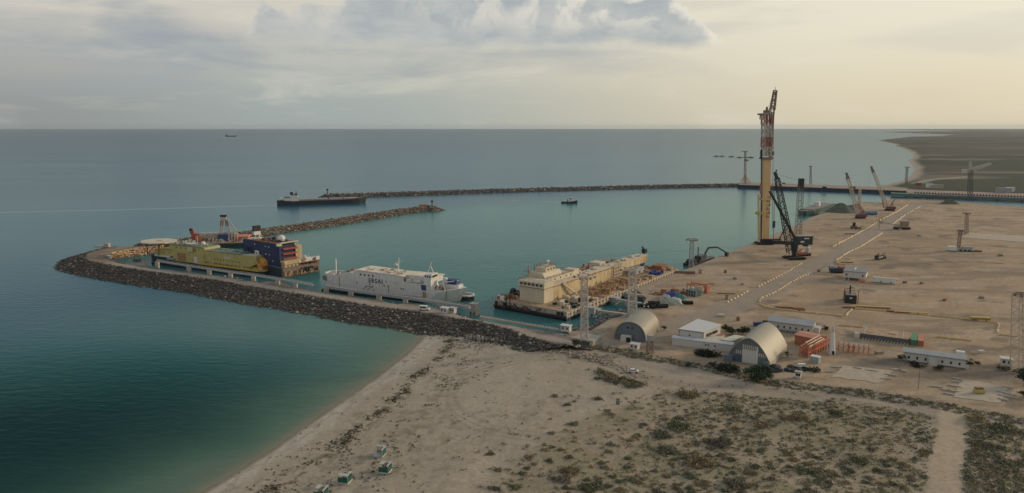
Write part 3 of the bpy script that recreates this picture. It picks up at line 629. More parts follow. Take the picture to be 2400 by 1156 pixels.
# ================================================================ ships
def windows(t,pts,plane,w,h,m='glass_dark',name='window'):
    """pts in (u,z) on plane v=plane facing -v"""
    for u,z in pts: k=MB(); k.box(u-w/2,u+w/2,plane-.06,plane,z-h/2,z+h/2); k.build(name,M_(m),t)
class Clut:
    def __init__(s): s.l=[]
    def build(s,name,m,parent=None):
        if len(s.l)>=45:
            a=MB()
            for k,_ in s.l: a.add(k.v,k.f)
            o=a.build(name,m,parent); o['kind']='stuff'; return o
        for k,nm in s.l: k.build(nm,m,parent)
def clutter(seed,n,x0,x1,y0,y1,z,smax,hmax):
    r=random.Random(seed); c=Clut()
    for i in range(n):
        m=MB()
        x=r.uniform(x0,x1);y=r.uniform(y0,y1); a=r.uniform(.3,smax);b=r.uniform(.3,smax);h=r.uniform(.3,hmax)
        k=r.random()
        if k<.55: m.obox((x,y,z+h/2),(a,b,h),r.choice([0,0,.3,1.57]))
        elif k<.8: m.cyl((x,y,z),a/2,h,8)
        else: m.bar((x,y,z),(x+r.uniform(-smax,smax),y+r.uniform(-1,1),z+h*1.5),.16)
        c.l.append((m,'crate' if k<.55 else 'drum' if k<.8 else 'pipe'))
    return c
def rail(m,pts,h=1.1,w=.09,step=3):
    for a,b in zip(pts,pts[1:]):
        a=Vector(a);b=Vector(b); n=max(1,int((b-a).length/step))
        for dz in(h,h*.5): m.bar(a+Vector((0,0,dz)),b+Vector((0,0,dz)),w)
        for i in range(n+1): q=a.lerp(b,i/n); m.bar(q,q+Vector((0,0,h)),w)
    return m
# ---- yellow accommodation vessel
A=G(353,612,0); ang=R(-28.1)
Y_=empty('accommodation_vessel',(A.x,A.y,0),ang,'yellow accommodation vessel with a pale helideck at its left end','ship')
m=MB(); m.prism([(-1.5,2),(3,-.3),(112,-.3),(116,2),(116,13),(112,15),(3,15),(-1.5,12)],-2,2.6); m.prism([(-3,3),(2,-.5),(30,-.5),(30,15),(2,15),(-3,11)],2.6,5.6); m.build('hull',M_('hull_dark'),Y_)
m=MB(); m.prism([(54,-1.6),(113,-1.6),(117.5,1.6),(117.5,13),(113,16),(54,16)],2.7,4.0); m.build('deck_band',M_('yellow_bright'),Y_)
m=MB(); m.box(6,30,-.2,14,5.7,9.6); m.box(27,60,-.8,14.4,2.8,10.4); m.build('lower_house',M_('yellow_ship'),Y_)
m=MB(); m.box(22,60,.4,14,10.4,14.6); m.build('upper_house',M_('yellow_ship'),Y_)
m=MB(); m.box(21,58,-.2,14.6,14.65,14.95); m.build('upper_roof',M_('roof_green'),Y_)
m=MB(); m.prismy([(60,4.8),(104,4.8),(110.5,7),(111.5,12.6),(60,12.6)],0.,13.4); m.build('main_house',M_('yellow_ship'),Y_)
m=MB(); m.box(60,98,-.1,13.6,12.65,12.95); m.build('main_roof',M_('roof_green'),Y_)
m=MB(); m.prism([(98.1,-.1),(111,-.1),(108,13.6),(104,13.6)],12.65,13.0); m.build('awning',M_('cream_pale'),Y_)
m=MB(); m.box(44,49,-1.5,-1.0,11.2,14.2)
m.box(34,44,2,7,15.6,15.8); m.build('sun_shade',M_('cream_pale'),Y_)
m=MB(); m.box(54,60.5,.8,12,2.9,9.2); m.build('stair_tower',M_('steel_grey'),Y_)
m=MB()
for k in range(16): m.box(60.5+k*3.0,61.6+k*3.0,-.5,-.05,4.05,4.75)
m.build('lashing_gear',M_('hull_black'),Y_)
m=MB(); m.box(32,41,-.95,-.8,3.4,9.2); m.build('rust_patch',M_('rust_bright'),Y_)
m=MB(); m.box(50,53,-.98,-.8,3.,7.6); m.build('pale_panel',M_('white_paint'),Y_)
m=MB(); m.box(80,86,-.06,0,8.6,10.4); m.build('pale_panel',M_('cream_pale'),Y_)
windows(Y_,[(70+3.1*i,7.4) for i in range(9)],-.02,.8,.8)
windows(Y_,[(30+5*i,12.6) for i in range(5)],.38,.7,.7); windows(Y_,[(10+6*i,7.8) for i in range(3)],-.22,.7,.7)
m=MB(); m.box(8,24,-2.2,-.6,5.0,5.9); m.build('lifeboat',M_('white_clean'),Y_)
m=MB(); m.box(22,29,-2.4,-.6,3.6,4.9); m.build('lifeboat',M_('steel_grey'),Y_)
m=MB(); r_=14.5; m.prism([(6+r_*math.cos(a),4+r_*math.sin(a)*.86) for a in [math.pi*(k+.5)/4 for k in range(8)]],14.6,15.3); hd=m.build('helideck',M_('cream_pale'),Y_)
m=MB(); m.prism([(6+2.8*math.cos(a),4+2.4*math.sin(a)) for a in [math.pi*k/8 for k in range(16)]],15.31,15.34); m.build('landing_mark',M_('deck_tan'),hd)
m=MB(); 
for x,y in((0,-2),(0,10),(13,-2),(13,10),(6,4)): m.bar((x,y,5.5),(x,y,14.6),.6)
m.bar((0,-2,6),(13,-2,14.6),.35); m.bar((0,10,6),(13,10,14.6),.35); m.build('helideck_frame',M_('rust'),Y_)
m=MB(); m.prismy([(112,4),(117,4),(116.4,9.5),(112,11.5)],2,12)
for k in range(6):
    m.bar((112+k*.8,-.6,4),(113.5+k*.6,-.2,9.5-k*.5),.35); m.bar((115-k*.6,-.8,5+k*.7),(110+k,-.5,11-k),.3)
m.build('stern_gear',mat('gear_orange',(.62,.34,.07),.6,var=.25,scale=.8,rust=.4),Y_)
m=MB(); m.box(116.6,117.8,.5,4,4.0,6.6); m.build('fender',M_('red_paint'),Y_)
clutter(4,40,24,58,1,13,14.95,2.2,1.6).build('deck_gear',M_('steel_grey'),Y_)
clutter(5,40,57,117,-1.2,-.2,4.0,1.6,1.4).build('deck_gear',M_('cream_pale'),Y_)
clutter(6,30,104,117,-.5,12,4.0,2.2,4.5).build('deck_gear',M_('gear_orange') if 'gear_orange' in MATS else M_('rust'),Y_)
clutter(14,24,64,98,3,12,12.95,1.6,.9).build('deck_gear',M_('roof_green'),Y_)
m=MB(); m.bar((46,6,14.9),(46,6,22),.25); m.bar((28,4,14.9),(28,4,20),.2); m.bar((44.5,6,20),(47.5,6,20),.15); m.build('mast',M_('lattice_white'),Y_)
m=MB(); m.sphere((52,6,16.4),1.6); m.build('radar_dome',M_('white_clean'),Y_,True)
m=rail(MB(),[(60,-.2,12.9),(98,-.2,12.9)]); rail(m,[(22,.3,14.9),(60,.3,14.9)]); rail(m,[(55,-1.5,4),(112,-1.5,4),(117,1.5,4)]); m.build('railing',M_('yellow_bright'),Y_)
# ---- blue crane vessel: u along the end face (51deg), v back along the length
A=G(664,652,0)
B_=empty('work_barge',(A.x,A.y,0),R(51),'dark hulled work barge with a tall blue deckhouse and white dome','ship')
m=MB(); m.box(0,29,1.5,75,-2,6.3); m.build('hull',M_('hull_dark'),B_)
m=MB(); m.prismx([(0,-.5),(1.48,-2),(1.48,6.3),(-.6,6.3),(-.4,3)],0,29); m.build('end_plating',M_('rust_hull'),B_)
m=MB(); m.box(.6,3,4,48,6.3,22); m.box(3,14,6,36,6.3,22); m.box(.6,13,36,47,6.3,17); m.build('deckhouse',M_('blue_ship'),B_)
m=MB(); m.box(.4,15.5,5.6,36.2,22.01,22.5); m.build('house_roof',M_('rust'),B_)
m=MB(); m.box(.7,13,36.3,47,17.01,17.4); m.build('house_roof',M_('rust'),B_)
for k in range(3):
    m=MB(); m.box(3.2,14,3.2,5.9,11.3+k*3.4,12.4+k*3.4); m.build('balcony',M_('red_paint'),B_)
m=MB(); m.box(14,19,5,14,6.4,20); m.build('cream_tower',M_('cream'),B_)
m=MB(); m.box(-.8,2.6,3.5,5.5,21,22.5); m.box(2,16,3.5,6,22.5,23.0); m.build('bridge_wing',M_('cream_pale'),B_)
for v,z in [(33,19.5),(20,19.3),(16,19.3),(33,14.5),(20,14),(16,14),(40,13),(12,10)]:
    m=MB(); m.box(.5,.58,v-.45,v+.45,z-.45,z+.45); m.build('window',M_('white_clean'),B_)
m=MB(); m.box(-.5,.2,27.5,31.5,11.5,15.5); sg=m.build('sign_board',M_('white_clean'),B_)
m=MB(); m.box(-.58,-.5,29,30,12.6,14.4); m.build('mark',M_('hull_black'),sg)
m=MB(); m.box(1,14,-.4,6,9.9,11.0); m.box(1.5,12,-.2,5.6,6.8,9.8); m.build('cream_house',M_('cream'),B_)
m=MB(); m.box(0,29,-.6,36,6.32,6.6); m.build('deck',M_('deck_grey'),B_)
m=MB(); m.prism([(1,-.6),(29,-.6),(29,14),(1,10)],8.4,8.8); m.build('upper_deck',M_('deck_tan'),B_)
m=MB()
for k in range(10): m.bar((1+k*3.05,-.4,6.4),(1+k*3.05,-.4,8.5),.35)
m.build('deck_posts',M_('rust'),B_)
clutter(8,40,12,28.5,0,14,8.8,3.,2.6).build('deck_gear',M_('white_paint'),B_)
clutter(9,44,8,28,1,40,6.6,3.6,3.6).build('deck_gear',M_('rust'),B_)
clutter(19,40,3,14,8,34,22.5,2.,1.8).build('roof_gear',M_('hull_black'),B_)
clutter(29,60,.2,28.6,-1.4,-.7,1.,1.4,3.4).build('hanging_gear',M_('deck_tan'),B_)
clutter(39,30,13,28,-1.6,-.7,2.,1.2,3.4).build('hanging_gear',M_('hull_black'),B_)
m=MB(); m.sphere((8,12,24.6),2.6); m.cyl((8,12,22.4),1.0,1.4); m.build('radar_dome',M_('white_clean'),B_,True)
m=MB(); m.bar((7,14,22.5),(7,14,30),.2); m.build('mast',M_('lattice_white'),B_)
m=MB()
for k in range(5): m.sphere((22+k*1.2,1+.7*k,9.8),1.0,8,5,.8)
m.build('white_tanks',M_('white_clean'),B_,True)
m=MB(); m.bar((6,40,17),(7,42,27),.6); m.bar((10,40,17),(9,42,27),.6); m.box(5.4,10.6,41,43,24.5,27); ap=m.build('a_frame',M_('white_clean'),B_)
m=MB(); m.box(5.4,10.8,41,43,27.05,31); m.build('a_frame_top',M_('hull_black'),B_)
clutter(49,16,2,13,36,46,17.4,2.4,2.5).build('deck_gear',M_('hull_black'),B_)
# ---- crane barge beyond
A=G(418,588,0)
K_=empty('crane_barge',(A.x,A.y,0),R(9),'crane barge with red and white boom lying low and a striped A-frame','ship')
# local frame: x to the right, y away. 2.9 px per metre
m=MB(); m.box(0,68,6,34,-2,4.2); m.build('hull',M_('hull_dark'),K_)
m=MB(); m.box(0,68,6,34,4.25,4.6); m.build('deck',M_('deck_tan'),K_)
def seg(m,x0,x1,z0,z1,y0=20,y1=25): m.box(x0,x1,y0,y1,z0,z1)
MB().lattice((11,22,9),(27,22,8.6),4,4,5,.5,.8).build('boom_white',M_('lattice_white'),K_); MB().lattice((34,22,8.4),(41,22,8.2),4,4,3,.5,.8).build('boom_white',M_('lattice_white'),K_)
m=MB(); m.lattice((27,22,8.6),(34,22,8.4),4,4,3,.6,.9); m.box(26,33,21,23.5,7,9.6); m.build('boom_red',M_('lattice_red'),K_)
m=MB(); m.box(6,11,18,24,4.6,11); m.box(5,8,18,22,11,13.6); m.build('boom_head',M_('red_paint'),K_)
m=MB(); m.box(4.6,7,18,20,13.6,15.6); m.build('head_cap',M_('hull_black'),K_)
m=MB(); m.box(9,14,17,18,4.6,9.5); m.build('orange_gear',M_('orange_paint'),K_)
m=MB(); m.box(28,38,14,24,4.6,10.5); m.build('crane_house',M_('blue_bright'),K_)
m=MB()
for x0,x1 in((28.5,31),(30.5,32.3),(35,33.4),(37.5,33.9)): m.bar((x0,19,10.5),(x0+(x1-x0)*.62,19,20),.9)
m.build('a_frame_legs',M_('lattice_white'),K_)
m=MB()
for x0,x1 in((28.5,31),(30.5,32.3),(35,33.4),(37.5,33.9)): m.bar((x0+(x1-x0)*.42,19,17),(x0+(x1-x0)*.8,19,22.5),.97)
m.build('a_frame_bands',M_('lattice_red'),K_)
m=MB(); m.box(30.2,34.6,18,20,22,25); m.build('a_frame_top',M_('lattice_white'),K_)
m=MB(); m.box(29.9,35,17.6,20.4,25,26.6); m.build('sheave_block',M_('hull_black'),K_)
m=MB(); m.bar((37,19,10.5),(34,19,24),.6); m.bar((36,19,23),(44,19,9),.7); m.build('backstay',M_('lattice_white'),K_)
m=MB(); m.box(40,52,16,30,4.6,8.2); m.build('orange_house',M_('orange_paint'),K_)
m=MB(); m.box(48,62,14,22,4.6,6.6); m.build('white_house',M_('white_paint'),K_)
clutter(61,70,12,60,8,32,4.6,3.5,3.2).build('deck_gear',M_('rust'),K_)
clutter(62,30,12,60,8,16,4.6,2.5,3.).build('deck_gear',M_('lattice_white'),K_)
m=MB()
for k in range(4): m.bar((38+k*2.2,9,4.6),(38+k*2.2,9,14),.7)
m.build('spuds',M_('lattice_tan'),K_)
# ---- white ship with blue name
A=G(758,677,0); E_=empty('passenger_ship',(A.x,A.y,0),R(-25.6),'white ship with high flat cream roof and blue letters on its side','ship')
def hullform(z0,z1,flare,L=98,W=15):
    v=[];f=[]; st=[]
    xs=[-1.5,2,8,20,40,60,74,84,91,96,L]
    for x in xs:
        if x<8: k=.55+.45*((x+1.5)/9.5)**.6
        elif x>70: k=max(.0,1-((x-70)/(L-70))**1.7)
        else: k=1
        st.append((x,k))
    for x,k in st:
        kt=min(1,k+ (.30 if x>74 else 0)*(1 if x<L else .0)); xb=x-(5.5*((x-60)/38)**2 if x>60 else 0)
        up=max(0,(x-74)/24)**1.3*3.6
        zt=z1+up
        v+=[(xb,W/2-k*W/2,z0),(x,W/2-kt*W/2,zt),(x,W/2+kt*W/2,zt),(xb,W/2+k*W/2,z0)]
    n=len(st)
    for i in range(n-1):
        a=i*4; f+=[(a,a+4,a+5,a+1),(a+1,a+5,a+6,a+2),(a+2,a+6,a+7,a+3)]
    f+=[(0,1,2,3),(4*n-4,4*n-1,4*n-2,4*n-3)]
    return v,f
v,f=hullform(-2,5.2,1); mesh_obj('hull',v,f,M_('white_hull'),E_)
m=MB(); m.prismy([(12,4),(76,4),(73.5,9.6),(60,10.0),(60,12.9),(24,13.9),(24,12.2),(13.5,11.2)],0.05,14.95); m.build('superstructure',M_('white_hull'),E_)
m=MB(); m.prismy([(26,13.95),(60,13.0),(60,13.35),(26,14.35)],-.1,15.1); m.build('roof',M_('roof_cream'),E_)
m=MB(); m.box(60,78,3.5,14.9,10,13.2); m.build('bridge_house',M_('white_hull'),E_)
m=MB(); m.box(60,79,3.2,15.2,13.22,13.6); m.build('bridge_roof',M_('roof_cream'),E_)
m=MB(); m.box(74,78.6,.1,7,4.9,13.0); m.prismy([(73.6,13),(78.9,13),(79.4,16.2),(74.2,15.6)],.0,6.5); br=m.build('bridge_wing',M_('white_paint'),E_)
for k in range(3): m=MB(); m.box(79.2,79.6,1.0+k*1.9,1.9+k*1.9,14.1,15.2); m.build('window',M_('glass_dark'),br)
for k in range(3): m=MB(); m.box(74.7+k*1.5,75.6+k*1.5,-.07,0,14,15.1); m.build('window',M_('glass_dark'),br)
m=MB(); m.prismy([(72.4,6.2),(75.4,6.2),(75.2,9.2),(71.8,9.4)],-.15,.05); m.build('blue_recess',M_('blue_bright'),E_); m=MB(); m.box(71.6,78.8,-.35,.0,9.45,9.8); m.build('wing_ledge',M_('white_clean'),E_); m=MB(); m.box(73,75,-.1,.03,2,5.4); m.build('rust_streak',M_('deck_tan'),E_)
m=MB(); m.box(61.5,71,.4,2.4,10.2,11.3); m.build('lifeboat',M_('white_clean'),E_)
m=MB(); m.box(60.2,60.5,.1,1.6,10,13); m.build('post',M_('deck_grey'),E_)
windows(E_,[(29+3.0*i,11.6-.05*i) for i in range(4)],.02,1.0,1.1)
windows(E_,[(35.5,6.1),(46,6.3),(49,6.3),(58.2,5.6),(59.7,5.6),(26,6.4),(38,2.6),(66,11.6)],.0,.8,.8)
# stern
m=MB(); m.prism([(-2.2,5),(0,2.2),(4,.6),(13.4,.2),(13.4,.6),(4,1),(0.4,2.5),(-1.8,5),(-1.8,10),(.4,12.5),(13.4,14.4),(13.4,14.8),(0,12.9),(-2.2,10)],5.1,9.6); m.build('stern_bulwark',M_('white_hull'),E_)
m=MB(); m.box(-1.5,13.3,1.4,13.6,5.2,8.0); m.build('stern_deck',M_('deck_grey'),E_)
clutter(71,26,-.5,12,2.5,12,8,2.4,2.2).build('winches',M_('white_paint'),E_)
clutter(72,16,-.5,12,2.5,12,8,1.8,1.6).build('winches',M_('rust'),E_)
m=MB(); m.bar((4,8,8),(4,8,18),.6); m.build('stern_post',M_('white_clean'),E_)
m=MB(); m.box(13.5,24,1,14,11.3,11.6); m.build('aft_roof',M_('deck_grey'),E_)
clutter(73,12,15,23,2,13,11.6,2,1.6).build('deck_gear',M_('rust'),E_)
clutter(74,26,27,58,2,13,14.1,2.6,.5).build('roof_gear',mat('roof_gear',(.34,.28,.22),.8,var=.3,scale=.6),E_)
m=MB(); m.bar((50.7,8,13.4),(51.6,8,22.5),.7,4,.25); m.bar((49,8,19.4),(53.5,8,20.2),.2); m.bar((49,8,18),(51,8,19.5),.25); m.box(48.6,50.2,7.4,8.6,17.6,18.6); m.build('mast',M_('white_clean'),E_)
m=MB(); m.bar((71,8,13.6),(74.5,8,21.5),.35); m.bar((76.5,8,13.6),(73.8,8,19),.3); m.bar((73.5,12,13.6),(73.8,8,19),.3); m.build('mast',M_('white_clean'),E_)
# fore deck
m=MB(); m.prism([(75,1.5),(84,2.5),(92,5.2),(92,9.8),(84,12.5),(75,13.5)],5.25,5.6); m.build('fore_deck',M_('deck_grey'),E_)
m=MB(); m.box(81,93,7,12.5,5.6,9.4); m.build('fore_house',M_('white_paint'),E_)
m=MB(); m.box(85,91,8,12,9.4,12.2); m.build('crane_cab',M_('blue_bright'),E_)
m=MB(); m.box(82,84,8,10,9.4,12.8); m.build('crane_post',M_('white_clean'),E_)
m=MB(); m.bar((79,4,5.6),(83,7,11.5),.45); m.bar((80.5,5,5.6),(85,8,11.5),.45); m.bar((86,4,5.6),(83,6,10.5),.6); m.bar((83,6,10.5),(92,9,12.),.5); m.build('derrick',M_('white_paint'),E_)
clutter(75,34,78,92,4.5,11,5.6,2.6,2.6).build('deck_gear',M_('rust'),E_)
clutter(76,30,78,93,5,13,5.6,2.6,3.4).build('deck_gear',M_('cream_pale'),E_)
m=MB()
for u in(12.7,49.2): m.bar((u,-.05,.5),(u,-.05,9.5 if u<20 else 6.),.28)
m.bar((87,1.8,.5),(88.3,1.6,7.5),.3); m.bar((33,-.1,2),(38,-.1,5.6),.35); m.bar((29,-.1,1),(33,-.1,5.0),.3); m.box(32,38,-.12,0.03,4.6,5.0)
m.build('pipe',M_('deck_grey'),E_)
m=MB(); m.box(26,75,-.5,.04,1.9,2.3); m.build('rubbing_strip',M_('steel_grey'),E_)
def text(name,s,size,m,parent,loc,rot,depth=.04,bold=0.,sp=1.):
    cu=bpy.data.curves.new(name,'FONT'); cu.body=s; cu.size=size; cu.extrude=depth; cu.offset=bold; cu.space_character=sp; to=bpy.data.objects.new(name+'_tmp',cu); COL.objects.link(to)
    dg=bpy.context.evaluated_depsgraph_get(); me=bpy.data.meshes.new_from_object(to.evaluated_get(dg)); bpy.data.objects.remove(to)
    me.materials.clear(); me.materials.append(m); o=bpy.data.objects.new(name,me); COL.objects.link(o); o.parent=parent; o.location=loc; o.rotation_euler=rot; return o
text('lettering','ERSAI',3.9,M_('text_navy'),E_,(34.6,-.02,7.3),(math.pi/2,0,0),.05,.05,1.13).scale=(.98,1,1)
m=MB(); m.box(46.9,47.9,-.07,0.0,8.9,9.3); m.build('lettering_dash',M_('text_navy'),E_)
m=MB(); m.box(52.5,55.5,-.06,0.0,8.5,8.8); m.box(51.5,52.6,-.06,0,9.1,9.3); m.build('faded_marks',mat('faded',(.33,.27,.24),.7,var=.3),E_)
m=MB(); m.box(4,77,-6.5,-1.2,-1,1.5); m.build('gap_shade_box',M_('dark_gap'),E_)  # added dark box standing in for the shade between white ship and quay
m=MB(); m.box(12,113,-8,-1.8,-1,1.5); m.build('gap_shade_box',M_('dark_gap'),Y_)  # same added box, darkens the gap below the yellow vessel's walkway
# dark tender behind the bow
p=G(1090,703,0); Q_=empty('moored_tender',(p.x,p.y,0),R(-25),'small dark boat with pale rail behind the bow of the white ship','boat')
m=MB(); m.prism([(-14,-3.5),(-3,-4),(3.5,-2.5),(5.5,1),(3.5,4),(-3,5),(-14,5)],-1,2.6); m.build('hull',M_('hull_black'),Q_)
m=MB(); m.prism([(-14,-3.7),(-3,-4.2),(3.7,-2.7),(5.9,1),(3.7,4.2),(-3,5.2),(-3,4.6),(3.2,3.6),(5,1),(3.2,-2.1),(-3,-3.6),(-14,-3.1)],2.62,3.5); m.build('bulwark',M_('white_paint'),Q_)
m=MB(); m.box(-14,3,-3,4,2.62,2.75); m.build('deck',M_('roof_green'),Q_)
# ---- cream pipelay barge: u along its right side (54deg), v to the left
A=G(1328,754,0); W_=49.
P_=empty('lay_barge',(A.x,A.y,0),R(54.3),'long rusty barge with cream superstructure alongside the yard quay','barge')
m=MB(); m.prismy([(3,-2),(142,-2),(144,0),(144,4.9),(0,4.9),(0,1.3)],0,W_-1.5); m.build('hull',M_('barge_hull'),P_)
m=MB(); m.box(-.14,-.02,24,38,2.75,3.5); m.box(-.3,-.02,0,W_-1.5,2.45,2.7); m.build('boot_stripe',M_('boot_red'),P_)
m=MB(); m.prism([(0,.6),(144,.6),(144,W_-2),(0,W_-2)],4.92,5.15); m.build('deck',M_('deck_tan'),P_)
m=MB()
for k in range(36): m.box(4+k*3.9,5.2+k*3.9,-.5,-.02,2.2,4.9)
m.box(0,144,-.35,-.02,4.2,4.5); m.box(0,144,-.35,-.02,2.6,2.85); m.build('side_frames',M_('cream_pale'),P_)
m=MB()
pass
for k in range(36): MB().box(5.8+k*3.9,7.4+k*3.9,-.06,.0,2.9,4.1).build('side_recess',M_('rust'),P_)
m=MB(); m.prismy([(2.85,-2),(-.12,1.2),(-.12,2.3),(.05,2.3),(3.1,-2)],0.02,W_-1.55); m.box(-.1,140,-.1,-.01,-1,1.6); m.build('shadow_band',M_('hull_black'),P_)  # black band painted in for the shadow low on the barge hull
# front house + long side gallery
m=MB(); m.box(7.6,16,19,35,5.2,13.4); m.build('front_house',M_('cream_pale'),P_)
m=MB(); m.box(6.8,16.4,18.4,35.6,13.45,16.6); bh=m.build('bridge_house',M_('cream_pale'),P_)
for k in range(6): m=MB(); m.box(6.7,6.8,19.6+k*2.6,21.3+k*2.6,14.5,15.7); m.build('window',M_('glass_dark'),bh)
m=MB(); m.box(7.3,16,18.8,19,13.0,13.4); m.box(7.4,7.58,19,35,13.0,13.4); m.build('eave_strip',M_('rust'),P_)
m=MB(); m.prismy([(16,5.2),(98,5.2),(98,13.2),(44,13.4),(16,13.6)],19.2,27); m.build('side_house',M_('cream'),P_)
m=MB(); m.box(16.5,98,18.9,19.19,12.7,13.0); m.build('eave_strip',M_('rust'),P_)
m=MB(); m.prismy([(16.5,13.7),(48,13.5),(48,13.72),(16.5,13.95)],19.,37); m.prismy([(48.02,13.5),(98,13.3),(98,13.5),(48.02,13.72)],19.,27); m.build('gallery_roof',M_('cream_pale'),P_)
m=MB(); m.box(16.5,40,27.1,38,5.2,13.6); m.box(18,46,23.5,37,13.96,16.4); m.prismx([(25,16.4),(37,16.4),(36,19.2),(27,19.2)],18,36); m.box(22,32,27.5,34,19.2,21.6); m.build('upper_house',M_('cream_pale'),P_)
for u in (24,27,30): m=MB(); m.box(u,u+1.1,27.4,27.5,20,21); m.build('window',M_('glass_dark'),P_)
for u in (20,25,31,37,42): m=MB(); m.box(u,u+1,23.4,23.5,14.8,15.7); m.build('window',M_('glass_dark'),P_)
m=rail(MB(),[(22,27.5,21.6),(32,27.5,21.6),(32,34,21.6),(22,34,21.6),(22,27.5,21.6)],1.4,.14); rail(m,[(18,23.5,16.4),(46,23.5,16.4),(46,37,16.4)],1.2,.12); rail(m,[(7,18.6,16.6),(7,35.4,16.6),(16,35.4,16.6)],1.2,.12); rail(m,[(16,34,19.2),(16,38,19.2)],1.2,.12)
for k in range(9): m.bar((14+k*2.0,34+k%3*1.2,18.2),(14+k*2.0,34+k%3*1.2,22.5+k%2),.18)
m.build('railing',M_('rust'),P_)
m=MB(); m.box(40,122,27.1,46,5.2,9.4); m.build('inner_house',M_('cream'),P_)
m=MB(); m.box(46.5,122,27.2,46.2,9.45,9.7); m.build('well_deck',mat('deck_redbrown',(.30,.19,.14),.9,var=.3,scale=.25,rust=.4,rcol=(.34,.26,.18)),P_)
MB().box(46,53,24,31,13.9,17.).build('roof_house',M_('cream_pale'),P_); MB().box(84,92,27.5,35,9.7,15.).build('roof_house',M_('cream_pale'),P_)
m=MB(); m.prismy([(98.1,9.2),(112,9.2),(136,9.0),(137.5,11.5),(136,13.6),(98.1,13.3)],19.4,26.6); m.build('stern_boom_house',M_('cream'),P_)
MB().prismy([(100,5.2),(108,5.2),(112,9.15),(98.5,9.15)],20,26).build('stern_leg',M_('cream'),P_)
m=MB(); m.prismy([(98.5,13.42),(136,13.7),(136,13.95),(98.5,13.7)],19.1,26.9); m.build('boom_roof',M_('cream_pale'),P_)
clutter(81,44,50,120,28.5,45,9.7,4,2.4).build('deck_gear',M_('rust'),P_)
clutter(82,40,50,134,20,26,13.9,2.6,1.3).build('roof_gear',M_('lattice_tan'),P_)
clutter(83,22,18,44,24,36,16.4,2.,1.2).build('roof_gear',M_('cream_pale'),P_)
clutter(84,120,40,92,1.4,16,5.15,5,2.2).build('pipe_racks',M_('rust_bright'),P_)
m=MB(); r=random.Random(7)
for k in range(80):
    x=r.uniform(40,80); y=r.uniform(3,16); m.bar((x,y,5.2),(x+r.uniform(-3,3),y+r.uniform(-2,2),5.2+r.uniform(1.2,3.6)),.35)
o=m.build('scaffold_heap',M_('rust_bright'),P_); o['kind']='stuff'
clutter(85,40,92,142,2,17,5.15,4.5,2.0).build('deck_gear',M_('deck_tan'),P_)
clutter(86,16,110,124,1.5,9,5.15,3,2.4).build('deck_gear',M_('tarp_blue'),P_)
clutter(87,30,4,36,1.2,16,5.15,3.6,2.4).build('deck_gear',M_('cream_pale'),P_)
clutter(88,24,4,34,1.2,16,5.15,2.4,2.2).build('deck_gear',M_('hull_black'),P_)
clutter(89,34,1,24,37,47,5.15,3.2,2.4).build('deck_gear',M_('rust'),P_)
clutter(90,20,1,40,38,47,5.15,2.6,2.2).build('deck_gear',M_('white_paint'),P_)
clutter(93,20,122,140,18,40,5.15,4,5).build('deck_gear',M_('steel_grey'),P_)
m=MB(); m.box(130,139,6,13,5.2,8.2); m.build('stern_cabin',M_('rust'),P_)
m=MB(); m.bar((141,24,5.2),(141,24,14),.7); m.box(139.6,142.6,22.6,25.4,14,16.6); m.bar((141,24,16.4),(137.5,24,18.5),.9); m.build('stern_crane',M_('black_steel'),P_)
m=MB()
for k in range(6): m.bar((86+k*2.2,18.2,5.2),(86+k*2.2,18.2,15),.4)
for z in(7,9,11,13): m.bar((86,18.2,z),(97,18.2,z),.35)
m.build('lattice_stairs',M_('lattice_tan'),P_)
m=MB(); m.bar((26,18.6,13.4),(38,16.5,5.4),1.1); m.build('gangway',M_('cream_pale'),P_)
m=MB(); m.box(104,116,12,17,6,9.6); m.build('side_cabin',M_('steel_grey'),P_)
m=MB(); m.sphere((28,30,24.4),1.0); m.bar((28,30,21.6),(28,30,24),.3); m.build('radar_dome',M_('white_clean'),P_,True)
m=MB()
for v0,v1 in((16,26),(26,33),(33,40)):
    pts=[(-.3,v0+(v1-v0)*i/6,4.6-2.2*math.sin(math.pi*i/6)) for i in range(7)]
    for a,b in zip(pts,pts[1:]): m.bar(a,b,.35)
for v0 in(36,38.5): m.bar((-.4,v0,1.5),(-.4,v0,9.5),.35)
m.build('hoses',M_('rubber'),P_)
for v0 in (2,4.2,39,44.6):
    m=MB(); m.box(-.8,-.02,v0,v0+1.4,2.8,4.6); m.build('fender',M_('rubber'),P_)
m=MB(); m.sphere((14,44,7.6),2.2,8,5); m.cyl((12,41.5,5.2),1.6,2.4,8); m.build('anchor_winch',M_('black_steel'),P_)
# ---- cargo ship
A=G(650,483,0); Bp=G(860,476,0); d=Bp-A; CL=math.hypot(d.x,d.y); s_=CL/114.
C_=empty('cargo_ship',(A.x,A.y,0),math.atan2(d.y,d.x),'long black cargo ship with white aft house under way','ship')
m=MB(); n=12; v=[];f=[]
for i in range(n+1):
    x=CL*i/n; k=1 if .1<i/n<.85 else (.75 if i/n<=.1 else max(.04,1-((i/n-.85)/.15)**1.6)); zt=5.4+(2.6*max(0,(i/n-.8)/.2)**1.2)+(1.4*max(0,(.16-i/n)/.16)); xo=1.6 if i==n else 0
    v+=[(x-xo,8-8*k,-1.5),(x+xo,8-8*k,zt),(x+xo,8+8*k,zt),(x-xo,8+8*k,-1.5)]
for i in range(n): a=i*4; f+=[(a,a+4,a+5,a+1),(a+1,a+5,a+6,a+2),(a+2,a+6,a+7,a+3)]
f+=[(0,1,2,3),(4*n,4*n+3,4*n+2,4*n+1)]
mesh_obj('hull',v,f,M_('hull_black'),C_)
for k in range(4):
    m=MB(); m.box(28+k*18.6,45+k*18.6,2.,14,5.45,7.2); m.build('hatch_cover',mat('hatch',(.30,.25,.245),.7,var=.15,scale=.2,rust=.25,rcol=(.3,.16,.13)),C_)
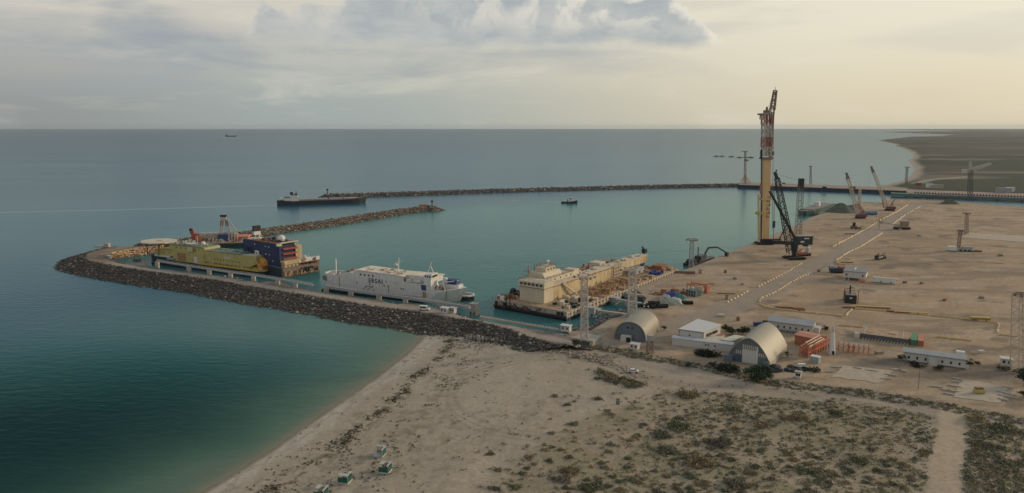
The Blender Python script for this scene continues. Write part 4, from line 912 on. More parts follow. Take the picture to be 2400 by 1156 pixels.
m=MB(); m.box(16,27,1,15,5.3,11); m.box(18,25,.5,15.5,11,13); hs=m.build('deckhouse',M_('white_paint'),C_)
m=MB(); m.box(9,17,2,14,5.3,9.8); m.build('aft_house',M_('white_paint'),C_)
m=MB(); m.box(9,16,1.8,14.2,9.8,10.4); m.box(17.6,25.4,.3,15.7,12.95,13.3); m.build('deck_edge',M_('hull_black'),C_)
m=MB(); m.box(16.5,20,5,11,13.3,16.6); m.build('funnel',M_('hull_black'),C_)
m=MB(); m.bar((24,8,13),(24,8,19),.4); m.bar((22,8,16.5),(26.5,8,16.5),.3); m.box(22.5,25.5,6.5,9.5,13.3,14.6); m.build('mast',M_('hull_black'),C_)
m=MB(); m.box(4,8,4,12,6.8,9.4); m.bar((6,8,6.8),(6,8,12),.4); m.build('stern_gear',M_('white_paint'),C_)
# ---- tug
A=G(1334,477,0); T_=empty('tug',(A.x-10.5,A.y,0),R(-4),'small black tug with white wheelhouse crossing the harbour','tug')
m=MB(); n=8; v=[];f=[]
for i in range(n+1):
    x=21*i/n; t_=i/n; k=.8+.2*min(1,t_*4) if t_<.6 else max(.08,1-((t_-.6)/.4)**2); zt=2.2+1.7*max(0,(t_-.55)/.45)**1.4
    v+=[(x,3.6-3.6*k,-1),(x+.5*(t_>.9),3.6-3.8*k,zt),(x+.5*(t_>.9),3.6+3.8*k,zt),(x,3.6+3.6*k,-1)]
for i in range(n): a=i*4; f+=[(a,a+4,a+5,a+1),(a+1,a+5,a+6,a+2),(a+2,a+6,a+7,a+3)]
f+=[(0,1,2,3),(4*n,4*n+3,4*n+2,4*n+1)]; mesh_obj('hull',v,f,M_('hull_black'),T_)
m=MB(); m.box(9,15.5,1.2,6,2.3,4.8); m.box(10.5,14.5,1.6,5.6,4.8,7.2); m.build('wheelhouse',M_('white_clean'),T_)
m=MB(); m.box(10.4,14.6,1.5,5.7,5.6,6.5); m.build('windows',M_('glass_dark'),T_)
m=MB(); m.bar((11.8,3.6,7),(11.4,3.6,13),.35); m.bar((10.4,3.6,10.5),(12.6,3.6,10.5),.2); m.build('mast',M_('lattice_tan'),T_)
MB().box(8,9,1.6,2.6,2.3,6).build('funnel',M_('hull_black'),T_); MB().box(8,9,4.6,5.6,2.3,6).build('funnel',M_('hull_black'),T_)
# ---- dark barge at the yard corner
A=G(1902,508,0); D_=empty('hopper_barge',(A.x,A.y,0),R(53),'dark green barge moored at the far corner of the yard','barge')
m=MB(); m.prism([(0,6),(14,1),(110,1),(110,19),(14,19),(0,13)],-2,5.6); m.build('hull',mat('hull_green',(.022,.05,.042),.5,var=.3,scale=.2),D_)
m=MB(); m.box(60,66,8,14,5.5,11); m.bar((62,10,11),(62,10,15),.4); m.build('wheelhouse',M_('white_paint'),D_)
m=MB(); m.box(16,104,3,17,5.62,6.2); m.build('coaming',M_('deck_grey'),D_)
# ---- tiny far ship on the horizon
A=G(541,320.3,0); t=empty('distant_ship',(A.x,A.y,0),0,'tiny dark ship far out near the horizon','ship')
m=MB(); m.prismy([(-50,-1),(52,-1),(58,9),(-52,8)],-8,8); m.build('hull',mat('far_dark',(.05,.055,.06),.8),t); m=MB(); m.box(-46,-34,-7,7,8,20); m.build('house',M_('far_dark'),t)
# ================================================================ cranes
def TB(name,px,py,label,cat,group=None,rz=0,z=3.):
    p=G(px,py,z); t=empty(name,(p.x,p.y,z),R(rz),label,cat,group); return t,p
def rel(p,px,py,dy=0.):
    w=WY(px,py,p.y+dy); return Vector((w.x-p.x,dy,w.z-p.z))
def tracks(m,c,L,w,h,sep,rz=0):
    for s in(-1,1):
        cs,sn=math.cos(rz),math.sin(rz); x,y=c[0]-sn*s*sep/2,c[1]+cs*s*sep/2
        m.obox((x,y,c[2]+h/2),(L*.8,w,h),rz); m.obox((x,y,c[2]+h/2),(L,w,h*.6),rz)
    return m
# --- tall yellow crane
t,p=TB('tower_crane',1791,568,'very tall crane with thick yellow column and red and white lattice top','crane')
def W(px,py,dy=0): return rel(p,px,py,dy)
a=W(1790,568);b=W(1794,466);c=W(1796,372); 
m=MB(); m.box(-3.1,3.1,-2.6,2.6,1.2,c.z); col=m.build('column',M_('boom_yellow'),t)
for v in col.data.vertices:
    k=(v.co.z-1.2)/(c.z-1.2); v.co.x+=c.x*k; v.co.x*= 1
col.data.update()
m=MB(); q=W(1786,500); m.bar((a.x-3.6,-1,1),(W(1783,455).x,-1,W(1783,455).z),1.3); m.build('side_mast',M_('boom_yellow'),t)
m=MB(); m.obox((b.x,0,b.z),(8.6,6.4,2.0)); m.build('collar',M_('boom_yellow'),t)
m=MB(); g=random.Random(2); z=W(1790,457).z
for k in range(6):
    z1=z-k*3.3; m.box(-1.6+1.2,1.4+1.2,-2.75,-2.62,z1-2.3,z1-1.6); m.box(-1.6+1.2 if k%2 else .4+1.2,-.9+1.2 if k%2 else 1.2+1.2,-2.75,-2.62,z1-2.3,z1-.2)
m.build('dark_lettering',mat('letter_brown',(.19,.12,.085),.7,var=.3,scale=1.5),t)
for v in t.children[-1].data.vertices: v.co.x+=c.x*(v.co.z/c.z)-1.0
m=MB(); q=W(1779,499); m.obox((q.x,-1.5,q.z),(5.5,4,2.2),.2); m.sphere((q.x-2.,-1.5,q.z),2,8,5,.6); m.build('yellow_block',mat('lemon',(.40,.35,.10),.6,var=.2,scale=1),t)
d1=W(1798,262)
def lat(name,y0_,y1_,mm,w=5.8,sg=5,x0=1796.,x1=1797.5):
    k0=(372-y0_)/110.;k1=(372-y1_)/110.; A=W(x0+(x1-x0)*k0,y0_);B=W(x0+(x1-x0)*k1,y1_); m=MB(); m.lattice(A,B,w,w*.96,sg,.4,.95); m.build(name,M_(mm),t)
lat('lattice_white',366,345,'lattice_white',sg=2); lat('lattice_red',345,322,'lattice_red',6.5,3); lat('lattice_white',322,292,'lattice_white',6.3,4); lat('lattice_red',292,268,'lattice_red',6.6,3)
m=MB(); A=W(1796,366);B=W(1797,268); m.bar(A,B,1.5); m.build('core_mast',M_('lattice_white'),t)
m=MB(); q=W(1797,345);q2=W(1797,322); m.bar(q,q2,1.7); m.build('core_red',M_('lattice_red'),t); m=MB(); q=W(1797,292);q2=W(1797,266); m.bar(q,q2,1.7); m.build('core_red',M_('lattice_red'),t)
m=MB(); q=W(1796,371); m.obox((q.x,0,q.z),(9.2,8,1.6)); q=W(1792,268); m.obox((q.x,0,q.z),(9.5,7,1.4)); m.build('platform',M_('lattice_brown'),t)
m=MB(); q=W(1785,273); m.obox((q.x,0,q.z),(1.5,6,5)); m.build('cab',M_('lattice_tan'),t)
m=MB(); q=W(1797,262); m.obox((q.x,0,q.z),(4.5,4,2.4)); m.bar((q.x,0,q.z),(q.x,0,q.z+4),2.6,6,1.4); m.build('head_sheave',M_('lattice_brown'),t)
m=MB(); m.lattice(W(1810,258),W(1817,212),3.4,2.2,6,.35,.7); m.lattice(W(1809,312),W(1810,255),1.2,3.,7,.2,.32); m.bar(W(1817,213),W(1818,204),.3); m.build('jib',M_('lattice_brown'),t)
m=MB(); m.bar(W(1815,252),W(1813,300),.4); m.bar(W(1813,300),W(1812,355),.35); m.obox(W(1812,360),(1.5,1.2,3.4)); m.build('hook_block',M_('lattice_brown'),t)
m=MB(); m.bar(W(1798,258),W(1815,215),.14); m.bar(W(1800,262),W(1816,222),.14); m.lattice(W(1811,262),W(1806,374),1.9,1.3,12,.2,.42); m.bar(W(1803,262),W(1802,372),.3); m.bar(W(1812,362),W(1810,540),.3); m.build('stay_cables',M_('lattice_brown'),t)
m=MB(); m.bar(W(1784.5,350,-2),W(1784,560,-2),.7); m.bar(W(1784.3,352,-2),W(1784.2,372,-2),1.5); m.build('hoist_pipe',M_('black_steel'),t)
m=MB(); m.bar(W(1783.5,430,-2),W(1783.3,455,-2),1.3); m.build('pipe_red',M_('lattice_red'),t)
m=tracks(MB(),(W(1780,575).x,-11,0),15,2.6,2.2,5); m.build('tracks',mat('track_dark',(.05,.035,.03),.8,var=.3),t)
m=MB(); m.bar(W(1776,574,-10)+Vector((0,0,2.5)),W(1790,566),1.4); m.build('outrigger_arm',M_('boom_yellow'),t)
# --- black lattice crawler crane
t,p=TB('crawler_crane',1862,608,'black lattice crawler crane beside the tall yellow crane','crane')
def W(px,py,dy=0): return rel(p,px,py,dy)
m=tracks(MB(),(0,1,0),14,2.6,2.1,7,.15); m.build('tracks',M_('track_dark'),t)
m=MB(); A=W(1862,602);B=W(1862,566); m.bar(A,B,3.0,8,6.4); m.build('slew_base',mat('black_green',(.025,.035,.037),.5,var=.3,scale=.5),t)
m=MB(); q=W(1880,563,2); m.obox((q.x+.5,2,q.z),(12.5,5.5,6.2)); m.build('machine_house',M_('black_green'),t)
m=MB(); m.obox((q.x+1.2,2,q.z+3.4),(13.5,6,.6)); m.build('house_roof',M_('concrete'),t)
m=MB(); m.obox((q.x+2.2,-.8,q.z+1.6),(3.6,.1,.8)); m.obox((q.x-.8,-.8,q.z-.9),(2.6,.1,1.2)); m.build('white_lettering',M_('white_clean'),t)
m=MB(); q=W(1888,566,2); m.obox((q.x,2,q.z-1),(3,4,5)); m.build('counterweight',M_('black_green'),t)
m=MB(); m.lattice(W(1855,592),W(1821,418),5.2,2.8,22,.24,.46); m.build('boom',M_('black_steel'),t)
m=MB(); m.bar(W(1822,420),W(1815,404),2.2,4,1.4); m.bar(W(1818,406),W(1820,398),.8); m.bar(W(1815,407),W(1822,408),1.); m.build('boom_head',M_('black_steel'),t)
m=MB(); m.bar(W(1864,560,-1),W(1804,448,-1),1.5); m.bar(W(1824,566,4),W(1843,528,2),.8); m.build('back_strut',M_('black_steel'),t)
m=MB(); m.bar(W(1793,566,40),W(1866,571,6),2.6); m.obox(W(1806,566,34),(16,3,4)); m.build('base_beam',M_('black_steel'),t)
m=MB(); m.bar(W(1821,418),W(1812,455),.16); m.bar(W(1815,452),W(1813,560),.3); m.obox(W(1814,526),(1.4,1.2,5)); m.build('hook_line',M_('black_steel'),t)
m=MB(); m.lattice(W(1870,560,6),W(1877,436,6),3.8,3.4,18,.13,.26); m.build('rear_mast',mat('lattice_grey',(.16,.15,.13),.7,var=.2),t)
m=MB(); m.obox(W(1877.5,430,6),(3.4,3.4,7.2)); m.build('mast_head',M_('black_steel'),t)
m=MB(); m.bar(W(1877,424,6),W(1823,410),.1); m.bar(W(1826,425),W(1842,432,3),.1); m.obox(W(1837,430,2),(2,1,.8)); m.build('stay_cables',M_('black_steel'),t)
# carrier next to it
t,p=TB('wheeled_carrier',1885,600,'orange and white wheeled carrier tucked behind the black crane','vehicle',None,20)
m=MB(); m.box(-6,5,-1.6,1.6,1,2.4); m.build('chassis',M_('rust'),t); m=MB(); m.box(-8,-3,-1.2,1.2,2.4,3.4); m.bar((-9,0,2.4),(-3,0,5),1.0); m.build('arm',M_('orange_paint'),t)
m=MB(); m.box(2,5,-1.7,1.7,2.4,6.2); m.bar((3,0,6.2),(0,0,9),1.); m.build('cab',M_('white_paint'),t)
for x in(-5,-2,1.4,4): m=MB(); m.bar((x,-1.9,.8),(x,1.9,.8),1.6,10); m.build('wheel',M_('rubber'),t)
# --- the other cranes
def lattice_crawler(px,py,top,foot,label,body='lattice_red',sz=1.,boom='lattice_tan',gantry=True,w=(3.,1.8)):
    t,p=TB('crawler_crane',px,py,label,'crane','small crawler cranes at the back of the yard')
    m=tracks(MB(),(0,0,0),9*sz,1.6*sz,1.8*sz,5*sz,.1); m.build('tracks',M_('track_dark'),t)
    m=MB(); m.obox((1*sz,0,3.3*sz),(10*sz,5*sz,3.2*sz),.05); m.build('machine_house',mat('maroon',(.16,.05,.055),.6,var=.2),t)
    A=rel(p,*foot); B=rel(p,*top); m=MB(); m.lattice(A,A.lerp(B,.86),w[0],w[1],16,.2,.32); m.build('boom',M_(boom),t)
    m=MB(); m.lattice(A.lerp(B,.86),B,w[1],.9,4,.3,.5); m.obox(B,(2.6,1.2,1)); m.build('boom_head',M_('lattice_brown'),t)
    if gantry:
        m=MB(); m.bar((4*sz,0,4),(2.5*sz,0,9*sz),.5); m.bar((-.5,0,4),(2.5*sz,0,9*sz),.4); m.build('gantry',M_('maroon'),t)
    m=MB(); m.bar((2.5*sz,0,9*sz if gantry else 4),B,.1); m.bar(B,(B.x-1.5,0,B.z*.55),.1); m.build('stay_cables',M_('lattice_brown'),t)
    return t
lattice_crawler(2016,512,(1984,406),(2012,505),'maroon crawler crane, its raised boom the left one of two',sz=1.,w=(3.2,2.6))
t=lattice_crawler(2085,494,(2042,391),(2080,488),'maroon crawler crane, its raised boom the right one of two',sz=1.,w=(3.0,2.2))
m=MB(); m.bar((-7,0,3),(-9,2,14),.7); m.bar((-1,0,3),(6,2,13),.7); m.build('gantry',M_('maroon'),t)
t,p=TB('lattice_mast',2013,492,'pale slim lattice mast standing by the maroon crane','mast',None); m=MB(); m.lattice((0,0,0),rel(p,2016,443),2.8,2.0,10,.25,.4); m.build('frame',M_('lattice_tan'),t)
# tower crane at the right
t,p=TB('hammerhead_crane',2273,472,'grey tower crane with its jib raised to the right, over the far steppe','crane')
W=lambda px,py,dy=0: rel(p,px,py,dy)
m=MB(); m.lattice((0,0,0),W(2275,400),4.0,4.0,10,.3,.5); m.build('tower',mat('tower_grey',(.12,.12,.115),.8,var=.2),t)
m=MB(); m.lattice(W(2276,398),W(2322,384),3.0,2.0,9,.5,.9); m.build('jib',mat('tower_pale',(.48,.45,.41),.8,var=.2),t)
m=MB(); m.lattice(W(2274,400),W(2259,401),3.,3.,3,.5,.8); m.obox(W(2260,401),(5,4,4)); m.build('counter_jib',M_('tower_pale'),t)
m=MB(); m.lattice(W(2275,400),W(2274,379),3.2,1.4,4,.4,.7); m.build('peak',M_('tower_pale'),t)
# ================================================================ light masts
def light_mast(px,py,topx,top,w0,w1,label,mm='lattice_tan',head='ring',legs=0,r=.18,seg=14,group='lattice light masts',z=3.,hf=1.7):
    t,p=TB('light_mast',px,py,label,'light mast',group,0,z); T_=rel(p,topx,top)
    m=MB(); m.lattice((0,0,0),T_,w0,w1,seg,r,r*1.5); m.build('tower',M_(mm),t)
    m=MB(); hw=w1*hf
    for k in range(8):
        a=2*math.pi*k/8; b=2*math.pi*(k+1)/8; A=T_+Vector((hw*math.cos(a),hw*math.sin(a),.3)); m.bar(A,T_+Vector((hw*math.cos(b),hw*math.sin(b),.3)),r*1.6); m.bar(T_-Vector((0,0,1.2)),A,r)
    m.build('head_ring',M_('lattice_brown' if mm!='lattice_white' else 'lattice_tan'),t)
    for k in range(6):
        a=2*math.pi*k/6; m=MB(); m.obox(T_+Vector((hw*math.cos(a),hw*math.sin(a),-.3)),(.9,.5,.9),a); m.build('floodlight',M_('lattice_brown'),t)
    if legs:
        m=MB()
        for k in range(6): a=2*math.pi*k/6; m.bar((legs*math.cos(a),legs*math.sin(a),.3),(0,0,legs*.9),r*3)
        m.build('splayed_base',M_(mm),t)
    return t
light_mast(1622,626,1622,566,2.6,2.2,'grey lattice light mast on the quay edge beyond the cream barge','steel_grey',seg=10,w1=2.2) if False else light_mast(1620,627,1622,562,2.8,2.2,'grey lattice light mast on the quay edge beyond the cream barge','steel_grey',seg=10)
light_mast(1482,743,1482,632,4.2,3.4,'pale lattice light mast with splayed feet beside the barge berth','lattice_white',seg=15,legs=4.5,r=.2)
t=light_mast(1369,797,1370,648,3.0,2.6,'tall pale lattice light mast standing on a square concrete plinth','lattice_white',seg=20,r=.2,z=6.)
light_mast(2393,868,2393,690,5.2,4.2,'big pale lattice mast cut by the right edge of the picture','lattice_tan',seg=12,r=.2,hf=.55)
light_mast(2265,549,2266,500,2.4,1.8,'brown light mast by the far pale slab','lattice_brown',seg=8,r=.14)
light_mast(1900,433,1900,390,3.2,1.4,'grey light mast on the far quay, left of the raised booms','tower_grey',seg=7,r=.2,z=5.)
light_mast(2124,431,2126,392,3.0,2.6,'grey light mast near the far beach','tower_grey',seg=7,r=.22)
t,p=TB('navigation_mast',1746,432,'slender red and white mast with wide tent-like foot on the far breakwater','mast',None,0,4.5)
W=lambda px,py,dy=0: rel(p,px,py,dy)
m=MB(); m.lattice((0,0,0),W(1747,354),3.2,2.2,12,.25,.4); m.build('mast',M_('lattice_brown'),t)
m=MB()
for k in range(10): a=2*math.pi*k/10; m.bar((11*math.cos(a),9*math.sin(a),.2),(0,0,16),.6)
m.build('splayed_base',mat('tan_orange',(.45,.30,.17),.7,var=.2),t)
m=MB(); m.obox(W(1745,355),(9,2,1)); m.obox(W(1753,369),(18,1.5,1)); m.obox(W(1749,376),(6,3,3)); m.build('arms',M_('lattice_brown'),t)
# concrete plinth
A=G(1343,806); t=empty('plinth',(A.x,A.y,3),R(-33),'square concrete plinth with dark recess below the tall light mast','plinth')
m=MB(); m.box(0,10,0,9.5,2.2,2.9); m.build('slab',M_('concrete'),t)
m=MB(); m.box(.5,9.6,1.5,9,0,2.2); m.build('recess',M_('roof_green'),t)
m=MB(); m.box(8.2,9.9,.05,9.4,-.1,2.2); m.build('end_wall',M_('concrete'),t)
# ================================================================ beacons
for (px,py,tp_,lab) in ((768,456,443,'small beacon tower at the left end of the farthest breakwater'),(1013,484,470,'small dark beacon at the tip of the brown rubble breakwater')):
    t,p=TB('beacon',px,py,lab,'beacon','breakwater beacons',0,4.2); h=hg_=rel(p,px,tp_).z
    m=MB(); m.cyl((0,0,0),2.2,.8,10); m.build('foot',M_('concrete'),t); m=MB(); m.cyl((0,0,.8),1.1,h-2.6,8,.8); m.build('shaft',M_('concrete_dark'),t)
    m=MB(); m.cyl((0,0,h-1.8),1.6,1.8,8); m.build('lantern',M_('black_steel'),t)
t,p=TB('breakwater_hut',992,485,'low orange brown hut near the tip of the rubble breakwater','hut',None,15,4.2)
m=MB(); m.box(-5,4,-2,2,0,3); m.build('body',M_('rust_bright'),t); m=MB(); m.box(-7,7,-3,3,-.5,0.02); m.build('slab',M_('slab_pale'),t); m=MB(); m.box(4.5,8,-1,1,0,1.8); m.build('annex',M_('black_steel'),t)
p=G(252,580,5); t=empty('tip_hut',(p.x,p.y,5),0,'little grey hut and gear on the platform at the mole tip','hut'); m=MB(); m.box(-1.6,1.6,-1.5,1.5,0,3.2); m.build('body',M_('concrete'),t); m=MB(); m.box(-10,-3,-1,2,0,1.0); m.build('low_slab',M_('slab_pale'),t)
# ================================================================ buildings
def hangar(name,a,b,L,h,poly,label,front='hangar_front'):
    A=G(*a);B=G(*b);d=B-A;w=math.hypot(d.x,d.y); t=empty(name,(A.x,A.y,3),math.atan2(d.y,d.x),label,'hangar','arched hangars')
    pts=poly(w,h); n=len(pts); th=.35
    outp=[(x+(x-w/2)/w*2*th,z+ (th if z>0.1 else 0)) for x,z in pts]
    v=[];f=[]
    for y in(-.5,L): v+=[(x,y,z) for x,z in outp]
    for y in(-.5,L): v+=[(x,y,z) for x,z in pts]
    for i in range(n-1):
        f.append((i,i+1,n+i+1,n+i)); f.append((2*n+i,3*n+i,3*n+i+1,2*n+i+1)); f.append((i,2*n+i,2*n+i+1,i+1))
    o=mesh_obj('roof_shell',v,f,M_('hangar_skin'),t); 
    m=MB(); m.prismy(pts,0,.3); m.build('front_wall',M_(front),t); m=MB(); m.prismy(pts,L-.4,L-.1); m.build('back_wall',M_(front),t); return t,w
def round_arch(w,h):
    return [(w/2-w/2*math.cos(a)*(1.0),h*math.sin(a)**.82) for a in [math.pi*i/24 for i in range(25)]]
def pointed(w,h):
    l=[(0,0)]
    for i in range(1,13): k=i/12; l.append((w/2*(k**1.15)*1.0,h*(1-(1-k)**1.75)*.93+h*.07*k))
    r=[(w-x,z) for x,z in l[::-1][1:]]; return l+r
def joints(t,w,h,L,poly,n):
    for i in range(1,n):
        y=L*i/n; pts=poly(w,h); m=MB()
        for a,b in zip(pts,pts[1:]):
            f_=lambda q:((q[0]+(q[0]-w/2)/w*2*.38),y,q[1]+(.39 if q[1]>.1 else 0)); m.bar(f_(a),f_(b),.07)
        m.build('roof_seam',mat('seam',(.45,.40,.30),.5,metal=.2),t)
h1,w=hangar('arched_hangar',(1441,794),(1513,803),24,8.7,round_arch,'smaller round arched hangar with a plain dark end wall')

m=MB(); m.box(3.5,8,-2.8,-.1,0,2.6); m.box(4.4,5.3,-2.84,-2.8,.2,2); m.build('porch',M_('wall_white'),h1); m=MB(); m.box(6.2,8.2,-3,-2.8,0,2.2); m.build('porch_opening',M_('dark_gap'),h1)
for x in(5.6,7.6): m=MB(); m.box(x,x+.9,-.05,.0,5.6,6.4); m.build('window',M_('glass_dark'),h1)
h2,w2_=hangar('arched_hangar',(1702,843),(1806,861),29,10.7,pointed,'larger pointed arched hangar with white double doors')

m=MB(); m.box(6.6,12.2,-.12,-.02,.1,5.6); m.build('door',M_('wall_white'),h2); m=MB(); m.box(12.25,12.9,-.14,-.02,.1,7.6); m.box(6.4,13,-.14,-.02,5.65,5.82); m.build('door_frame',M_('white_clean'),h2)
for x0_,n,z0,z1 in((6.6,7,6.0,7.8),(3.9,4,3.5,5.1),(13.2,4,3.5,5.1)):
    for i in range(n): m=MB(); m.box(x0_+i*.82,x0_+i*.82+.45,-.1,-.02,z0,z1); m.build('window',M_('lattice_tan'),h2)
m=MB(); m.box(13.2,16,-.06,-.02,.1,3); m.build('side_door',M_('roof_green'),h2); m=MB(); m.box(3.6,6.3,-.07,-.02,.1,3.2); m.build('side_door',mat('teal_dark',(.06,.10,.12),.7),h2)
m=MB(); m.box(-.4,3,-2.6,-.1,0,2.6); m.box(-.5,3.1,-2.7,0,2.6,2.75); m.build('lean_to',M_('hangar_front'),h2)
m=MB(); m.box(15.6,18,-2.2,-.1,0,2.4); m.build('lean_to',M_('hangar_front'),h2)
def frame_at(name,a,b,label,cat,z=3.,group=None):
    A=G(*a,z);B=G(*b,z);d=B-A; t=empty(name,(A.x,A.y,z),math.atan2(d.y,d.x),label,cat,group); return t,math.hypot(d.x,d.y)
# white block with long low wing
t,L_=frame_at('white_building',(1574,809),(1702,825),'white two storey block with a flat pitched roof and a long low front wing','building')
m=MB(); m.box(0,L_+2.5,.6,4.2,0,3.1); m.build('front_wing',M_('wall_white'),t); m=MB(); m.prismx([(.3,3.12),(4.6,3.12),(4.6,3.4),(2.4,3.8),(.3,3.4)],-.2,L_+2.8); m.build('wing_roof',M_('roof_white'),t)
m=MB(); v_=[(2.2,5.0),(13,4.4),(18,20),(6.6,25.5)]; m.prism(v_,0,6.3); ub=m.build('upper_block',M_('wall_white'),t)
m=MB(); m.prism([(1.8,4.6),(13.3,3.9),(18.6,20.2),(6.3,26)],6.32,6.6); rf=m.build('roof',M_('roof_white'),t)
m=MB(); m.bar((2.1,4.9,0),(2.1,4.9,6.3),.25); m.bar((13.05,4.3,0),(13.05,4.3,6.3),.25); m.bar((2,4.75,6.2),(13.1,4.2,6.2),.22); m.build('trim',M_('rust'),t)
for k in range(2): m=MB(); q0=Vector((14.0+1.7*k,7.5+5.2*k,0)); m.bar(q0+Vector((.04,0,4.4)),q0+Vector((1.1,3.4,4.4)),1.1); m.build('window',M_('glass_dark'),t)
m=MB(); m.box(6.6,7.2,4.5,4.72,3.9,4.5); m.build('window',M_('glass_dark'),t)
for x in(14.6,15.8,18.6): m=MB(); m.box(x,x+.6,.54,.6,1.5,2.2); m.build('window',M_('glass_dark'),t)
m=MB(); m.prism([(13.6,5.2),(17.6,4.8),(19.5,11),(15.6,12)],0,3.2); m.prism([(13.4,5),(17.8,4.6),(19.8,11.2),(15.4,12.2)],3.22,3.45); m.build('rear_annex',mat('annex_cream',(.52,.48,.38),.7,var=.15,scale=.5,rust=.2),t)
m=MB(); m.prism([(20,8),(25,7),(29,17),(25,18)],0,2.9); m.prism([(19.8,7.8),(25.2,6.8),(29.2,17.2),(24.8,18.2)],2.92,3.1); m.build('side_shed',M_('annex_cream'),t)
t,L_=frame_at('shipping_container',(1686,803),(1704,795),'small container with red roof beside the white building','container'); 
m=MB(); m.box(-.5,4.8,0,2.5,0,2.5); m.build('box',M_('annex_cream'),t); m=MB(); m.box(-.5,4.8,0,2.5,2.52,2.7); m.build('roof',mat('dull_red',(.32,.13,.11),.7,var=.2),t)
# long building
def longhouse(a,b,D,h,label,wallm='wall_white',rise=1.5,n=5,extra=None):
    t,L_=frame_at('long_building',a,b,label,'building'); m=MB(); m.box(0,L_,0,D,.3,h); m.build('walls',M_(wallm),t)
    m=MB(); m.prismx([(-.6,h-.1),(-.6,h+.12),(D/2,h+rise+.12),(D+.6,h+.12),(D+.6,h-.1),(D/2,h+rise-.1)],-.4,L_+.4); m.build('roof',M_('roof_sheet'),t)
    m=MB(); m.prismx([(0.02,h),(D/2,h+rise-.15),(D-.02,h)],0.02,L_-.02); m.build('gable',M_(wallm),t)
    for i in range(n): x=L_*(i+.7)/(n+.4); k=MB(); k.box(x-.35,x+.35,-.08,-.01,1.4,2.5); k.build('window',M_('glass_dark'),t)
    m=MB(); m.box(0,L_,-.05,-.005,0,.5); m.build('base_strip',M_('concrete_dark'),t); m=MB(); m.box(-.4,L_+.4,-.72,-.6,h-.16,h-.02); m.build('gutter',M_('deck_grey'),t); return t,L_
t,L_=longhouse((1800,771),(1904,785),9,4.1,'long white building with worn grey metal roof behind the big hangar',n=7)
m=MB(); m.box(L_+.02,L_+2.6,2,6,.1,3.2); m.build('end_porch',M_('wall_white'),t)
m=MB(); 
for k in range(6): m.box(2+k*2.6,4+k*2.6,-2.6,-1,0,.9)
m.build('stacked_goods',M_('deck_grey'),t)
t,L_=longhouse((2116,846),(2262,866),6,4.1,'long white office building with seven windows near the lower right',n=7,rise=.9)
m=MB(); m.box(L_*.42,L_*.56,-1.5,-.02,0,3.0); m.box(L_*.41,L_*.57,-1.7,.1,3.0,3.2); m.build('porch',M_('wall_white'),t)
m=MB(); m.box(L_-3.4,L_-.2,6.2,8.4,0,5.4); m.build('rear_box',M_('white_clean'),t)
m=MB(); m.box(L_+.02,L_+1.2,.4,2.2,0,2); m.build('meter_box',M_('wall_white'),t)
# container stacks
t,L_=frame_at('container_row',(2015,794),(2128,809),'long row of dark containers roofed with a tan sheet','container')
m=MB(); m.box(0,L_,0,12,0,2.7); m.build('boxes',M_('container_dark'),t); m=MB(); m.box(-.1,L_+.1,-.1,12.1,2.72,2.85); m.build('roof_sheet',M_('deck_tan'),t)
m=MB(); m.box(1.4,1.7,-.2,12.2,2.86,3.); m.box(L_-2.6,L_-2.3,-.2,12.2,2.86,3.); m.box(0,L_,-.2,-.1,2.6,2.86); m.build('roof_straps',M_('lattice_white'),t)
for k in range(15): m=MB(); m.bar((1+k*1.3,-.9,0),(1.5+k*1.3,-.1,.7),.3); m.build('prop',M_('barrier_pale'),t)
m=MB(); m.box(L_-8,L_-5,5,6,2.86,3.3); m.build('roof_box',M_('barrier_pale'),t); m=MB(); m.box(-2.4,-.1,0,3,0,2.3); m.build('end_hut',M_('annex_cream'),t)
o_=G(2130,808)
for k,(mm,lab) in enumerate((('container_green','green container side on at the end of the container row'),('container_orange','orange container next to the green one'))):
    t=empty('shipping_container',(o_.x+.3+k*2.35,o_.y-.6-k*1.35,3),R(-30.7),lab,'container'); m=MB(); m.box(0,2.44,0,12.2,0,2.6); m.build('box',M_(mm),t)
    m=MB()
    for i in range(4): m.box(.2+i*.55,.3+i*.55,-.06,-.005,.1,2.5)
    m.build('door_bars',M_('container_dark'),t); m=MB()
    for i in range(20): m.box(2.44,2.5,.4+i*.6,.7+i*.6,.1,2.5)
    m.build('ribs',M_(mm),t)
# stilt house, container, black generator
t,L_=frame_at('stilt_building',(1976,656),(2028,661),'white cabin with grey roof raised on short legs in the yard','building')
m=MB(); m.box(0,L_,0,14,1.8,5.6); m.build('body',M_('wall_white'),t); m=MB(); m.box(-.5,L_+.5,-.4,16,5.62,6); m.build('roof',mat('roof_grey',(.20,.20,.205),.7,var=.15,scale=.3),t)
m=MB(); m.obox((5.8,10,6.15),(.8,7.5,.2),.0); m.build('roof_light',M_('white_clean'),t)
for x in(.2,3,L_-3,L_-.5):
    for y in(.2,13.4): m=MB(); m.box(x,x+.4,y,y+.4,0,1.8); m.build('leg',M_('wall_white'),t)
for x in(1.2,L_-2.2): m=MB(); m.box(x,x+1,-.06,-.01,3,4.2); m.build('window',M_('glass_dark'),t)
t,p=TB('orange_crate',2021,662,'small orange crate at the foot of the raised cabin','crate',None,-30); m=MB(); m.box(-1.4,1.6,-2,-.2,0,1.6); m.build('box',M_('orange_paint'),t); m=MB(); m.box(-1.5,1.7,-2.1,-.1,1.62,1.75); m.build('lid',M_('rust_bright'),t)
t,L_=frame_at('white_container',(2045,662),(2098,667),'long white container cabin on its own right of the raised cabin','container')
m=MB(); m.box(0,L_,0,2.6,.3,3.2); m.build('body',M_('white_clean'),t); m=MB(); m.box(-.1,L_+.1,-.1,2.7,3.22,3.4); m.box(L_-3,L_+1.6,.6,2.6,3.42,3.6); m.build('roof',M_('cream_pale'),t)
